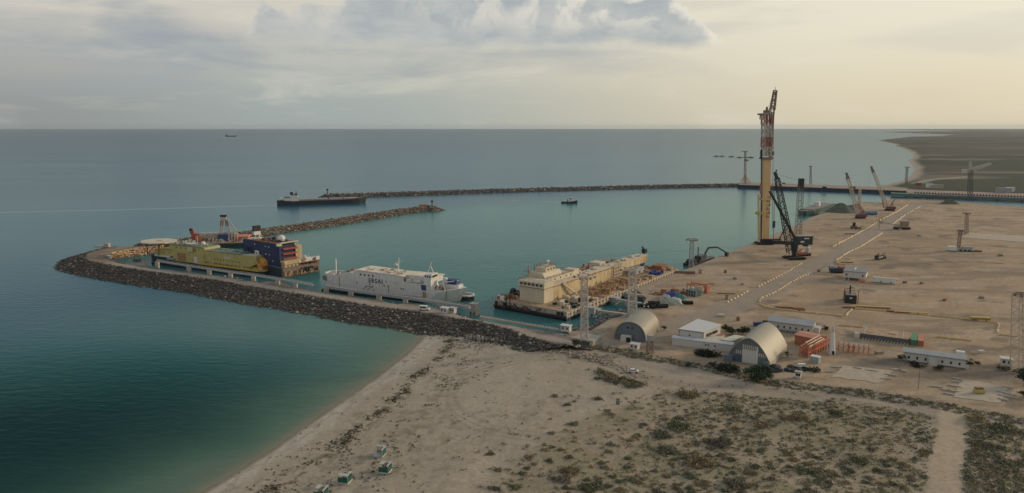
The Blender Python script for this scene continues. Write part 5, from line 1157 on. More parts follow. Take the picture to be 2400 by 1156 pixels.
m=MB(); m.box(.3,1.3,.2,2.4,0,.3); m.box(L_-1.3,L_-.3,.2,2.4,0,.3); m.build('skid',M_('concrete_dark'),t)
for x in(4.2,9.8): m=MB(); m.box(x,x+.8,-.05,-.01,.4,1.2); m.build('vent',M_('concrete_dark'),t)
t,L_=frame_at('generator_box',(1980,711),(2007,713),'black box shaped generator with a crane arm on top, alone on the yard','generator')
m=MB(); m.box(0,L_,0,11,0,4.6); m.build('box',M_('black_steel'),t); m=MB(); m.box(.3,L_-.3,.4,10.6,4.62,4.8); m.build('roof',M_('deck_grey'),t)
m=MB(); m.box(2.2,3.6,-.05,-.005,2.9,3.5); m.build('label_plate',M_('white_clean'),t); m=MB(); m.bar((2.6,4,4.8),(2.6,4,9.6),.7); m.bar((1,4,7.6),(4.4,4,8.6),.3); m.build('arm',M_('black_steel'),t)
m=rail(MB(),[(.2,.2,4.8),(.2,10.6,4.8),(L_-.2,10.6,4.8)],1.6,.15); m.bar((L_+1.,3,0),(L_+1,3,7.5),.35); m.build('rail',M_('rust'),t)
# guard huts
def hut(a,b,D,h,label,z=3.,roof='roof_white',wallm='wall_white',win=True):
    t,L_=frame_at('small_hut',a,b,label,'hut',z); m=MB(); m.box(0,L_,0,D,0,h); m.build('body',M_(wallm),t); m=MB(); m.box(-.4,L_+.4,-.4,D+.4,h+.01,h+.25); m.build('roof',M_(roof),t)
    if win:
        n=max(2,int(L_/1.5))
        for i in range(n): k=MB(); x=L_*(i+.5)/n; k.box(x-.4,x+.4,-.05,-.005,h*.4,h*.8); k.build('window',M_('glass_dark'),t)
    return t
hut((1314,776),(1334,779),2.6,2.7,'small cream booth with white roof beside the mole road',ZP)
hut((2346,857),(2371,860),3.4,2.9,'white guard hut with dark window near the right edge',3.,'roof_white')
hut((1032,734),(1047,736),2.6,2.8,'white box cabin by the van on the mole',ZP)
hut((1053,733),(1064,735),2.2,2.6,'smaller grey white cabin beside the box cabin on the mole',ZP,'roof_sheet')
hut((1476,818),(1494,821),2.6,2.3,'little white cabin in front of the smaller hangar',3.)
hut((2297,829),(2304,829),1,1.,'tiny white box standing alone behind the right guard hut',3.,win=False)
hut((1864,886),(1876,888),1.6,2.4,'pair of pale cabinets below the orange pipe rack',3.,'concrete')
t,L_=frame_at('orange_shed',(1862,807),(1900,815),'orange sheet metal shed right of the big hangar','shed')
m=MB(); m.box(0,L_+1,0,8,0,4.2); m.build('body',M_('container_orange'),t); m=MB(); m.prismx([(-.4,4.22),(8.3,4.22),(8.3,4.5),(4,5.1),(-.4,4.5)],-.3,L_+1.3); m.build('roof',mat('orange_roof',(.48,.20,.12),.6,var=.1,scale=.4),t)
# orange pipe rack
t,p=TB('pipe_rack',1884,838,'red orange trestle rack carrying long white pipes','pipe rack',None,45)
m=MB()
for k in range(9):
    for y in(-1.8,1.8): m.bar((k*2.7,y,0),(k*2.7,y,4.6),.4)
    m.bar((k*2.7,-1.8,4.6),(k*2.7,1.8,4.6),.4); m.bar((k*2.7,-1.8,0.2),(k*2.7+2.7,-1.8,4.4),.3)
for y in(-1.8,1.8):
    for z in(2.4,4.6): m.bar((0,y,z),(21.6,y,z),.4)
m.build('frame',M_('orange_paint'),t)
for i,(y,z) in enumerate(((-2.,5.2),(-.6,5.4),(1.,5.6))): m=MB(); m.bar((0+i*1.5,y,z),(15+i,y,z+.3),.5,8); m.build('pipe',M_('cream_pale'),t)
m=MB(); m.box(.3,21,-1.7,1.7,1.5,1.8); m.build('deck',M_('red_paint'),t)
t,p=TB('white_tower',1949,830,'slim white conical tower beside the orange racks','tower')
m=MB(); m.cyl((0,0,0),1.6,9.5,12,.7); m.build('body',M_('white_paint'),t); m=MB(); m.cyl((0,0,9.5),.4,3.0,8); m.bar((-2.,0,0),(-2.,0,12),.3); m.bar((-2,0,11),(0,0,11),.25); m.build('mast',M_('lattice_white'),t); m=MB(); m.box(-.5,.5,-1.65,-1.5,.2,1.8); m.build('door',M_('dark_gap'),t)
for i,(px,py,lab,n) in enumerate(((1965,822,'red and white pipe frames on the ground right of the slim tower',4),(1990,826,'heap of red tubular frames at the right end of the orange racks',5))):
    t,p=TB('red_trestle',px,py,lab,'trestle',None,-20); m=MB(); m2=MB()
    for k in range(n):
        x=k*1.9; m.bar((x,-1.6,0),(x,1.6,3.2),.3); m.bar((x,1.6,0),(x,-1.6,3.2),.3); m.bar((x,-1.6,3.2),(x+1.9,1.6,3.),.3); m2.bar((x+.6,0,2.4),(x+1.2,.4,4.1),.5)
    m.build('tubes',M_('orange_paint'),t); m2.build('valves',M_('white_clean'),t)
t,L_=frame_at('pump_box',(1897,849),(1911,852),'pale grey equipment box below the pipe rack','equipment'); m=MB(); m.box(0,L_+1.2,0,3,0,2.6); m.build('box',M_('steel_grey'),t); m=MB(); m.box(0,L_+1.2,0,3,2.62,2.75); m.build('lid',M_('white_paint'),t)
# ================================================================ slabs of old concrete
def slab(name,pts,z,label,th=.35,mm='slab_pale'):
    P=[G(a,b,z) for a,b in pts]; o=P[0]; t=empty(name,(o.x,o.y,z),0,label,'slab'); m=MB(); m.prism([(q.x-o.x,q.y-o.y) for q in P],-.3,th*.5); m.build('slab',M_(mm),t); return t
def ragged(l,seed,k=3,amp=2.2):
    r=random.Random(seed); out=[]
    for (a,b),(c,d) in zip(l,l[1:]+l[:1]):
        for i in range(k+5): t=i/(k+5); out.append((a+(c-a)*t+r.uniform(-amp,amp),b+(d-b)*t+r.uniform(-amp,amp)*.35))
    return out
slab('broken_slab',ragged([(1950,884),(2064,899),(2094,870),(1978,857)],1,4,4),3.,'pale broken concrete pad below the orange racks')
slab('broken_slab',ragged([(2232,931),(2345,946),(2362,908),(2252,888)],2,4,3),3.,'pale concrete pad with a yellow machine part on it')
slab('raised_slab',[(2254,557),(2400,568),(2700,588),(2700,560),(2400,553),(2270,546)],3.,'long pale slab lying across the far yard')
t,p=TB('yellow_drum',2293,922,'rusty yellow drum lying on the lower right concrete pad','drum'); m=MB(); m.bar((-1.6,0,.9),(1.8,-.4,.9),1.9,10); m.build('body',M_('lemon'),t); m=MB(); m.box(-1.2,1.4,-.8,.8,1.7,2.3); m.build('bracket',M_('rust'),t)
sl_=[]
r=random.Random(12); ORDP='first second third fourth fifth sixth seventh eighth ninth tenth eleventh twelfth'.split()
for pn,(px,py) in enumerate([(2195,908),(2215,915),(2237,906),(2232,918),(2225,925),(2240,896),(2247,890),(2365,910),(2355,922),(2360,930),(2352,938),(2370,926),(1945,872),(1960,862),(2100,868),(2110,869),(2078,889),(2088,880),(2010,864),(2045,870)]):
    t,p=TB('concrete_plank',px,py,(ORDP[pn]+' weathered concrete plank round the lower right pad, going clockwise' if pn<12 else ORDP[pn-12]+' weathered concrete plank round the pad below the orange racks'),'plank','loose planks round the concrete pads',r.uniform(-50,0)); m=MB(); m.box(-r.uniform(1.2,2.6),r.uniform(1.2,2.6),-.4,.4,0,.5); m.build('plank',M_('concrete'),t)
# ================================================================ yellow block rows
proto=None
def block_row(pts,n,label,kind=0,alt=False):
    global proto
    P=[G(a,b) for a,b in pts]; L=[0]
    for a,b in zip(P,P[1:]): L.append(L[-1]+(b-a).length)
    for i in range(n):
        s=L[-1]*(i+.5)/n; k=max(j for j in range(len(L)) if L[j]<=s+1e-6); k=min(k,len(P)-2); a,b=P[k],P[k+1]; q=a.lerp(b,(s-L[k])/max(L[k+1]-L[k],1e-6)); d=b-a
        l=min(2.6,L[-1]/n*.55) if kind==0 else L[-1]/n*.84
        m=MESHB.get(kind)
        if m is None:
            mm=MB(); mm.prismx([(-.5,0),(.5,0),(.5,.35),(.28,.95),(-.28,.95),(-.5,.35)],-.5,.5); o=mm.build('road_block',M_('barrier_yellow' if kind==1 else 'barrier_pale')); MESHB[kind]=o.data; bpy.data.objects.remove(o)
        o=bpy.data.objects.new('road_block',MESHB[kind]); COL.objects.link(o); j=RB.uniform(-.12,.12)
        o.location=(q.x+RB.uniform(-.2,.2),q.y+RB.uniform(-.2,.2),3.03); o.rotation_euler=(0,0,math.atan2(d.y,d.x)+j); o.scale=(l,.95,.75); tag(o,ORD[i]+' '+label,'road block','yellow concrete blocks lining the yard road')
ORD='first second third fourth fifth sixth seventh eighth ninth tenth eleventh twelfth thirteenth fourteenth fifteenth sixteenth seventeenth eighteenth nineteenth twentieth'.split()+['twenty-first','twenty-second','twenty-third','twenty-fourth']
MESHB={}; RB=random.Random(77)
block_row([(1702,711),(1754,683)],7,'pale yellow block, short lower left row of the yard road')
block_row([(1775,674),(1826,648),(1880,618)],18,'pale yellow block, left row below the black crane')
block_row([(1950,580),(2025,540),(2055,522)],22,'pale yellow block, left row beyond the black crane',2)
block_row([(2060,518),(2100,498),(2128,480)],12,'pale yellow block, farthest left row at the yard back',2)
block_row([(2092,526),(2120,505),(2158,484)],12,'pale yellow block, farthest right row at the yard back',2)
block_row([(2068,547),(2015,580),(1985,594),(1960,611)],24,'pale yellow block in the right row beyond the raised cabin',2)
block_row([(1957,613),(1965,619),(1985,622)],4,'pale yellow block at the bend left of the raised cabin',1)
block_row([(1902,640),(1878,650),(1850,665),(1822,683),(1805,691),(1785,700),(1779,709)],22,'pale yellow block, right row that curves at its lower end')
block_row([(1912,643),(1945,646),(1972,648)],3,'long low yellow block left of the raised cabin',1)
block_row([(1782,714),(1795,721),(1812,724)],2,'long yellow block just after the curve of the row',1)
block_row([(1812,724),(1880,732),(1940,738),(1978,742)],8,'long yellow block in the row above the long building',1)
block_row([(1981,741),(1990,732),(1997,725)],5,'pale yellow block in the short diagonal above the long building')
block_row([(2003,724),(2090,731),(2180,740),(2270,749),(2340,758)],13,'long yellow block, straight row across the yard middle',1)
block_row([(2342,760),(2336,782)],5,'pale yellow block in the short row near the right edge')
block_row([(2340,785),(2385,790)],3,'long yellow block at the right end of the yard row',1)
block_row([(1966,763),(2030,769)],4,'long yellow block behind the container row',1)
block_row([(2195,790),(2280,800)],3,'long yellow block to the right of the orange container',1)
# loose beams next to the rows
def beam(px,py,L,rz,label,mm='barrier_yellow',w=1.2,h=1.,n=1):
    t,p=TB('steel_beam',px,py,label,'beam',None,rz)
    for k in range(n): m=MB(); m.box(-L/2,L/2,k*w*1.1-w/2,k*w*1.1+w/2,0,h); m.build('flange',M_(mm),t)
    m=MB(); m.box(-L/2+.3,L/2-.3,-w/2-.15,-w/2-.02,.2,h*.7); m.build('web',M_('rust'),t)
beam(1850,723,14,-12,'orange brown beam bundle lying behind the yellow row','rust_bright',n=2); beam(1872,728,6,-12,'darker brown crate of beams at the end of the bundle','rust',1.4,1.4)
beam(2040,722,20,-12,'long yellow beam lying behind the row, right of the black generator','barrier_yellow'); beam(2135,735,16,-14,'long rusty yellow beam in the middle of the row','barrier_yellow'); beam(2095,731,7,-8,'short dark yellow beam between the two long beams','rust',1.6,.8)
beam(1990,722,7,-10,'short tan beam at the corner below the generator','deck_tan'); beam(2297,751,9,-10,'bright yellow thick beam standing out in the right of the yard','lemon',2.4,1.8)
beam(1985,616,9,-5,'yellow beam lying behind the bend by the raised cabin','barrier_yellow'); beam(1702,689,10,-8,'thin dark rail lying left of the lower block row','concrete_dark',.5,.5)
beam(1918,850,4,0,'dark beam beside the pump box','concrete_dark') if False else None
hut((1699,702),(1707,703),1.5,2.6,'small brown cabinet left of the lower block row',3.,'deck_grey','deck_tan',False)
hut((1637,641),(1645,642),2,2.4,'small brown box near the quay, beyond the barge berth',3.,'deck_grey','deck_tan',False)
beam(1600,641,16,-8,'dark pile of rails lying near the quay edge','concrete_dark',2,1.6)
# ================================================================ goods by the berth
t,p=TB('tyre_pile',1530,722,'pile of big black rubber fenders beside the berth','fenders',None,-10)
for i,(x,y,z) in enumerate([(-7,0,0),(-3.5,-1,0),(0,-1.5,0),(3.5,.5,0),(6.5,1.5,0),(-2,2,0),(1.5,3,0),(-1,.5,1.6),(2,1,1.5)]):
    m=MB(); m.bar((x-1.3,y-.4,z+1.1),(x+1.5,y+.5,z+1.1),2.3,10); m.build('fender',M_('rubber'),t)
for x in(-4.6,-2.4): m=MB(); m.sphere((x,-2.3,1.2),.5,8,5); m.build('white_cap',M_('white_clean'),t)
def cover(px,py,label,mm,rx,ry,h,rz=0):
    t,p=TB('covered_heap',px,py,label,'covered goods',None,rz); m=MB(); r=random.Random(int(px)); n=14; rings=6; v=[(0,0,h)];f=[]
    for j in range(1,rings+1):
        k=j/rings
        for i in range(n):
            a=2*math.pi*i/n; q=1+r.uniform(-.1,.1); v.append((rx*k**.75*q*math.copysign(abs(math.cos(a))**.7,math.cos(a)),ry*k**.75*q*math.copysign(abs(math.sin(a))**.7,math.sin(a)),max(0,h*(1-k**2.6)*(1+r.uniform(-.12,.12))))) 
    for i in range(n): f.append((0,1+i,1+(i+1)%n))
    for j in range(rings-1):
        for i in range(n): a=1+j*n; f.append((a+i,a+n+i,a+n+(i+1)%n,a+(i+1)%n))
    m.add(v,f); m.build('cover',M_(mm),t); m=MB(); m.box(-rx*.8,rx*.8,-ry*.8,ry*.8,0,.5); m.build('pallet',M_('wood'),t); return t
cover(1577,699,'heap under a deep blue tarpaulin by the berth','tarp_blue',6,4,3.6,-20); cover(1593,704,'heap under a teal tarpaulin right of the blue one','tarp_teal',4,3.2,3.4); cover(1580,712,'large bundle of pale netting in front of the blue tarpaulin','net_pale',5,3.6,3.4,-15); cover(1560,703,'smaller bundle of pale netting left of the blue tarpaulin','net_pale',3.6,3.2,3.)
t,p=TB('black_mat_roll',1611,713,'black rolled mat lying right of the nets','roll'); m=MB(); m.bar((-3,0,1),(3,-.6,1),1.9,10); m.build('roll',M_('rubber'),t); m=MB(); m.bar((-3.05,0,1),(-2.9,0,1),.8,8); m.build('core',M_('deck_grey'),t)
t,L_=frame_at('open_crate',(1607,692),(1631,697),'dark teal open frame crate among the berth goods','crate'); m=MB(); m.box(0,L_,0,5,0,3.4); m.build('box',mat('teal_box',(.05,.085,.085),.7,var=.3,scale=.8),t); m=MB(); 
for k in range(5): m.bar((k*L_/4,-.1,0),(k*L_/4,-.1,3.6),.25)
m.bar((0,-.1,3.6),(L_,-.1,3.6),.25); m.bar((0,-.1,1.8),(L_,-.1,1.8),.2); m.build('frame',M_('steel_grey'),t)
t,L_=frame_at('orange_trestle',(1610,681),(1656,688),'orange steel frame with long top beam behind the teal crate','frame'); m=MB()
for x in(0,L_*.5,L_-1.2):
    for y in(0,5): m.bar((x,y,0),(x,y,4),.5)
m.bar((0,0,4),(L_,0,4.),.8); m.bar((0,5,4),(L_,5,4),.8); m.bar((L_,0,4),(L_,5,4),.8); m.bar((L_,0,0),(L_,5,4),.4); m.box(L_-1.5,L_,0.2,4.8,.3,3.2); m.build('frame',M_('container_orange'),t)
m=MB(); m.prismy([(L_-7,0),(L_-2.5,0),(L_-2,4.2),(L_-6.6,4.0)],-2.2,-1.0); m.build('cream_panel',M_('cream_pale'),t)
t,p=TB('scrap_heap',1590,689,'heap of rusty frames behind the blue tarpaulin','scrap',None,-10); clutter(201,30,-9,6,-2,4,0,3,2.6).build('scrap',M_('rust'),t)
t,p=TB('scrap_heap',1555,690,'low heap of purple brown pipes left of the tarpaulins','scrap',None,-10); clutter(202,20,-8,8,-2,3,0,4,1.2).build('scrap',M_('rust'),t)
# material heaps at the far corner
def heap(px,py,rx,ry,h,mm,label):
    t,p=TB('gravel_heap',px,py,label,'heap'); m=MB(); r=random.Random(int(px)); n=20; v=[(0,0,h)]; f=[]
    for j in range(1,7):
        for i in range(n): a=2*math.pi*i/n; k=j/6*(1+r.uniform(-.08,.08)); v.append((rx*k*math.cos(a),ry*k*math.sin(a),max(-.2,h*(1-k**1.4)*(1+r.uniform(-.15,.15)))))
    for i in range(n): f.append((0,1+i,1+(i+1)%n))
    for j in range(5):
        for i in range(n): a=1+j*n; f.append((a+i,a+n+i,a+n+(i+1)%n,a+(i+1)%n))
    m.add(v,f); o=m.build('heap',M_(mm),t)
heap(1970,497,17,14,10,'gravel_green','dark green grey material heap beside the green barge'); heap(1992,497,12,10,8,'gravel','grey material heap between the green and the brown heap'); heap(2006,496,11,10,9,'gravel_brown','brown material heap behind the left maroon crane')
heap(2226,478,12,6,7,'gravel_green','small dark heap on the shore before the grey jetty')
t,p=TB('blue_tank',2035,504,'blue cylindrical tank lying right of the left maroon crane','tank'); m=MB(); m.bar((-9,0,2),(9,0,2),4.,10); m.build('tank',mat('tank_blue',(.10,.17,.26),.6,var=.2),t); m=MB(); m.box(-6,-5,-2,2,0,.6); m.box(5,6,-2,2,0,.6); m.build('saddle',M_('concrete_dark'),t)
r=random.Random(41)
for i,(px,py,lab,mm,kind) in enumerate([(1722,655,'small dark crate on the yard left of the block rows','deck_grey','crate'),(1700,640,'rusty drum standing on the yard near the quay','rust','drum'),(1742,668,'short plank stack left of the block rows','wood','crate'),(1668,668,'brown pallet on the open yard right of the orange trestle','wood','crate'),(1690,742,'pale pallet on the dirt behind the white building','cream_pale','crate'),(1730,752,'rusty drum behind the hedge by the white building','rust','drum'),(1935,800,'grey drum between the racks and the long building','steel_grey','drum'),(2060,830,'small pallet on the dark stain right of the racks','wood','crate'),(2300,700,'little brown crate on the right of the yard','deck_grey','crate'),(2345,600,'small dark crate below the far pale slab','deck_grey','crate'),(2155,553,'grey crate right of the mobile crane','steel_grey','crate'),(2120,664,'low dark pallet right of the white container','concrete_dark','crate'),(2160,666,'longer dark pallet farther right of the white container','concrete_dark','crate'),(2215,705,'rusty scrap crate in the middle of the empty yard','rust','crate')]):
    t,p=TB('yard_'+kind,px,py,lab,kind,None,r.uniform(-60,60))
    if kind=='drum': MB().cyl((0,0,0),.9,1.9,10).build('body',M_(mm),t); MB().cyl((0,0,1.9),.95,.12,10).build('lid',M_('concrete_dark'),t)
    else: w=r.uniform(1.,2.); MB().box(-w,w,-.8,.8,.25,1.3).build('box',M_(mm),t); MB().box(-w,w,-.9,.9,0,.24).build('skid',M_('wood'),t)
# ================================================================ vehicles
def wheels(t,xs,y,r=.5,w=.3):
    for x in xs:
        for s in(-1,1): m=MB(); m.bar((x,s*y-w/2,r),(x,s*y+w/2,r),2*r,12); m.build('wheel',M_('rubber'),t)
t,p=TB('passenger_van',995,727,'white passenger van parked on the mole by the cabins','van',None,-14,ZP)
def car_body(t,prof,w,mm,zlow=.35):
    m=MB(); m.prismy(prof,-w/2,w/2); return m.build('body',M_(mm),t)
car_body(t,[(-2.7,.35),(2.8,.35),(2.85,1.1),(2.2,1.35),(1.5,2.25),(1.2,2.4),(-2.6,2.4),(-2.75,1.8)],2.0,'white_clean')
m=MB(); m.box(-2.3,1.1,-1.02,-1.0,1.35,2.05); m.box(-2.3,1.1,1.0,1.02,1.35,2.05); m.prismy([(1.58,2.2),(2.2,1.42),(2.24,1.44),(1.62,2.24)],-.9,.9); m.build('windows',M_('glass_dark'),t); wheels(t,(-1.8,1.9),.9,.38); 
for s in(-.75,.75): m=MB(); m.box(2.84,2.9,s-.18,s+.18,.8,1.05); m.build('headlight',M_('white_paint'),t)
t,p=TB('parked_car',1484,873,'white car parked on the dirt beside the scrub patch','car',None,-8)
car_body(t,[(-2.2,.3),(2.2,.3),(2.25,.8),(1.3,.98),(.6,1.42),(-1.1,1.45),(-1.9,1.0),(-2.25,.95)],1.8,'white_clean')
m=MB(); m.prismy([(-1.75,1.02),(-1.05,1.38),(.55,1.36),(1.15,1.0)],-.915,-.9); m.prismy([(-1.75,1.02),(-1.05,1.38),(.55,1.36),(1.15,1.0)],.9,.915); m.prismy([(.66,1.4),(1.28,1.02),(1.33,1.03),(.7,1.43)],-.75,.75); m.prismy([(-1.2,1.43),(-1.85,1.04),(-1.9,1.05),(-1.24,1.46)],-.75,.75); m.build('windows',M_('glass_dark'),t); wheels(t,(-1.35,1.4),.82,.34,.22)
t,p=TB('yard_truck',2063,608,'dark green yard truck with a red beacon, alone in mid yard','truck',None,38)
m=MB(); m.box(-6,-1,-1.5,1.5,.8,3.4); m.build('engine_block',mat('truck_green',(.03,.04,.033),.6,var=.3,scale=.8),t); m=MB(); m.box(-1,6.5,-1.3,1.3,.9,1.6); m.box(2,6,-1.3,1.3,1.6,2.6); m.bar((1,0,2.6),(7,0,4),.5); m.build('chassis',M_('truck_green'),t); m=MB(); m.box(-4,-3,-.6,.6,3.4,4.8); m.build('red_beacon',M_('red_paint'),t); m=MB(); m.box(-5.6,1,-1.54,-1.5,1.8,2.5); m.build('stripe',M_('lattice_tan'),t); wheels(t,(-4.5,0,3,5.4),1.3,.75,.5)
t,p=TB('mobile_crane',2112,538,'pale mobile crane with long low arm near the far road rows','mobile crane',None,-8)
m=MB(); m.box(-7,8,-1.5,1.5,1,2.2); m.build('chassis',M_('black_steel'),t); m=MB(); m.box(-6,6,-1.3,1.3,2.25,3.6); m.build('body',mat('crane_pale',(.33,.29,.22),.7,var=.2),t); m=MB(); m.bar((2,0,3.6),(-18,0,6.5),1.); m.obox((-19,0,6.6),(3,1.6,2.8)); m.build('arm',M_('crane_pale'),t); m=MB(); m.box(-1,6,-1.8,1.8,3.6,8); m.build('cab',mat('cab_brown',(.25,.19,.14),.7,var=.3),t); wheels(t,(-6,-3.6,2,4.6,7),1.5,.8,.5)
m=MB(); m.box(-20.3,-19.7,-.5,.5,0,6); m.build('front_leg',M_('crane_pale'),t)
t,p=TB('forklift',2002,536,'dark brown forklift with tall mast on the left of the far rows','forklift',None,-15)
m=MB(); m.box(-3.4,2,-1.5,1.5,.6,2.4); m.build('body',M_('gravel_brown'),t); m=MB(); m.box(-1.6,.8,-1.2,1.2,2.4,6); m.build('cab',M_('black_steel'),t); m=MB(); m.bar((2.2,-1,0),(2.2,-1,3),.3); m.bar((2.2,1,0),(2.2,1,3),.3); m.box(2,6,-1.2,1.2,.4,1.6); m.bar((5,0,1.6),(8,0,3.2),.4); m.build('fork',M_('rust'),t); wheels(t,(-2.4,1.2),1.4,.7,.5)
beam(1994,549,10,-5,'flat dark trailer lying below the forklift','concrete_dark',2.4,.8)
t,p=TB('drill_rig',2250,589,'grey drill rig vehicle with one upright brown mast','drill rig',None,-12)
m=MB(); m.box(-9,-3,-2,2,.6,3.8); m.build('cab',M_('white_paint'),t); m=MB(); m.box(-3,10,-1.6,1.6,.8,1.8); m.box(1,8,-1.6,1.6,1.8,3.8); m.build('body',M_('steel_grey'),t); m=MB(); m.box(7,15,-1.4,1.4,0,1.3); m.build('rear_frame',M_('rust'),t)
m=MB(); m.lattice((-1.5,0,1.8),(-1,0,16),1.8,1.8,7,.16,.28); m.obox((-1,0,16.4),(4,2,1.4)); m.build('mast',M_('lattice_brown'),t); wheels(t,(-8,-4.5,0,3,6),1.7,.8,.5)
t,p=TB('excavator',1955,639,'dark blue excavator with bent arm beside the raised cabin','excavator',None,-8)
m=MB(); m.box(-3,6,-2,2,1,3.2); m.build('body',mat('dark_blue',(.03,.045,.08),.6,var=.3),t); m=MB(); m.box(2.5,6.2,-1.8,1.8,3.2,4.4); m.build('hood',M_('dull_red'),t); m=MB(); m.box(-3,-.5,-1.8,1.8,3.2,4.8); m.build('cab',M_('steel_grey'),t); m=tracks(MB(),(1.5,0,0),8,1.,1.1,3.4); m.build('tracks',M_('track_dark'),t); m=MB(); m.bar((-2.5,0,3),(-6,0,4.6),.6); m.bar((-6,0,4.6),(-9.6,0,1.6),.5); m.build('arm',M_('steel_grey'),t); m=MB(); m.obox((-10,0,1),(1.8,1.4,1.4)); m.build('bucket',M_('rust'),t)
# backhoe dredger at the quay
p=G(1655,617,0); t=empty('backhoe_dredger',(p.x,p.y,0),R(52),'dark backhoe dredger at the quay with its arm arched over the yard edge','dredger')
m=MB(); m.prism([(-20,1),(18,1),(20,4),(18,9),(-20,9)],-1,2.2); m.build('pontoon',M_('hull_black'),t); m=MB(); m.box(-5,5,2,7,2.2,5.6); m.build('machine_house',M_('black_green'),t); clutter(301,24,-19,-4,2,8,2.2,3,3).build('deck_gear',M_('black_steel'),t)
m=MB(); A=Vector((4,3,6)); B=Vector((8,2,10.4)); C_v=Vector((15,-2,10.2)); D_v=Vector((20,-7,6)); m.bar(A,B,1.0); m.bar(B,C_v,1.1); m.bar(C_v,D_v,.9); m.build('arm',M_('black_green'),t); m=MB(); m.obox(D_v+Vector((.5,-.3,-1.5)),(2.6,2.2,3.4)); m.build('bucket',M_('black_steel'),t); m=MB(); m.bar((-6,4,2),(-6,4,12.5),.6); m.build('spud',M_('black_steel'),t)
# cars and huts far beyond the water
for i,(px,py,w,h,mm,lab) in enumerate([(2178,440,9,6,'white_paint','small white shed at the left of the far shore deck'),(2197,441,16,5,'concrete','low grey shed right of the small white shed'),(2352,452,18,7,'steel_grey','grey green cabin on the far shore deck near the right edge'),(2368,449,10,6,'white_clean','white van like cabin behind the grey green one'),(1932,442,6,3,'black_steel','dark vehicle on the middle of the far quay'),(1998,442,9,3,'rust','brown truck on the right half of the far quay'),(2152,436,8,5,'rust','small brown hut where the far road reaches the beach')]):
    t,p=TB('far_cabin',px,py,lab,'cabin',None,-20,5.7); m=MB(); m.box(-w/2,w/2,-2,3,0,h*.8); m.build('body',M_(mm),t); m=MB(); m.box(-w/2-.3,w/2+.3,-2.4,3.4,h*.8,h); m.build('roof',M_(mm),t)
# ================================================================ beach shelters
def shelter(px,py,label,ver,rz):
    p=G(px,py,1.5); z=gz(p.x,p.y)-.05; p=G(px,py,z); t=empty('beach_shelter',(p.x,p.y,z),R(rz),label,'beach shelter','green and white beach shelters')
    s=1.55
    m=MB(); m.box(-s,s,-s,s,.05,.55); m.build('base',M_('hut_pale'),t)
    m=MB(); m.box(-s*1.02,s*1.02,-s*1.02,s*1.02,0,.06); m.build('skid',M_('hut_green'),t)
    for k,(x,y) in enumerate(((-1,-1),(1,-1),(1,1),(-1,1))): m=MB(); m.box(x*(s-.14)-.08,x*(s-.14)+.08,y*(s-.14)-.08,y*(s-.14)+.08,.55,2.5); m.build('post',M_('hut_pale'),t)
    if ver!=2: m=MB(); m.box(-s+.1,s-.1,-s+.05,-s+.13,.55,2.0); m.build('front_screen',M_('hut_green'),t)
    m=MB(); m.box(s-.13,s-.05,-s+.1,s-.1,.55,2.0); m.build('side_screen',M_('hut_green'),t)
    m=MB(); m.box(-s+.1,s-.1,s-.13,s-.05,.55,2.1); m.build('back_screen',M_('hut_pale' if ver==2 else 'hut_green'),t)
    m=MB(); 
    if ver==2: m.box(-s,s,s-.7,s+.05,2.5,2.62); m.box(s-.5,s+.05,-s,s,2.5,2.6)
    elif ver==1: m.box(-s,s,-s,0.1,2.5,2.6); m.box(.6,s,0,s,2.5,2.6)
    else: m.box(-s,-.2,-s*.4,s,2.5,2.6); m.box(.9,s,-s,s,2.5,2.6)
    m.build('roof_boards',M_('hut_pale'),t)
    m=MB()
    for k in range(4): m.bar((-s+k*.9,-s,2.48),(-s+k*.9,s,2.48),.12)
    m.build('roof_slats',M_('wood'),t)
    m=MB(); m.box(-s+.2,s-.3,s-.8,s-.2,.56,1.0); m.build('bench',M_('wood'),t)
shelter(890,1068,'open fronted pale beach shelter, the farthest up the beach',2,-14)
shelter(903,1106,'green sided beach shelter just below the open pale one',0,-12)
shelter(809,1130,'green beach shelter with half a roof, left of the other two',1,-14)
shelter(753,1164,'beach shelter cut off by the bottom edge of the picture',0,-12)
# floating markers out at sea
for i,(px,py) in enumerate([(1679,367),(1692,367),(1714,368),(1733,370),(1759,370)]):
    p=G(px,py,0); t=empty('sea_float',(p.x,p.y,0),0,ORD[i]+' dark float from the left in the line of floats far out at sea','float','line of floats at sea'); m=MB(); m.box(-9,9,-6,6,-.5,1.6); m.build('raft',M_('deck_grey'),t); m=MB(); m.box(-3,3,-2,2,1.6,4); m.build('hutch',M_('deck_grey'),t)
# small things on the sand
t,p=TB('sand_post',1448,948,'small dark upright box standing at the edge of the scrub','post',None,0,3.); t.location.z=gz(p.x,p.y); m=MB(); m.box(-.6,.6,-.3,.3,0,2.1); m.build('box',M_('concrete_dark'),t); m=MB(); m.box(-.5,.5,-.34,-.3,.3,1.8); m.build('panel',M_('deck_grey'),t)
t,p=TB('utility_pole',2152,912,'thin lone pole by the road below the office building','pole'); m=MB(); m.bar((0,0,0),(0,0,10),.25,6,.15); m.build('pole',M_('concrete_dark'),t); m=MB(); m.bar((-.8,0,9.6),(.8,0,9.6),.12); m.build('crossarm',M_('concrete_dark'),t)
t,p=TB('water_tower',1523,826,'rusty lattice stand with small grey tank by the roadside','tower'); m=MB(); m.lattice((0,0,0),(0,0,5.5),2.6,2.2,4,.16,.25); m.build('stand',M_('lattice_brown'),t); m=MB(); m.box(-1.3,1.1,-1.2,1.2,5.5,7.8); m.build('tank',M_('steel_grey'),t)
t,p=TB('black_heap',1850,868,'dark heap covered with black sheeting at the foot of the big hangar','heap',None,0); 
m=MB(); r=random.Random(5)
for k in range(14): m.sphere((r.uniform(-8,7),r.uniform(-2,3),r.uniform(0,.8)),r.uniform(1,2),8,5,.6)
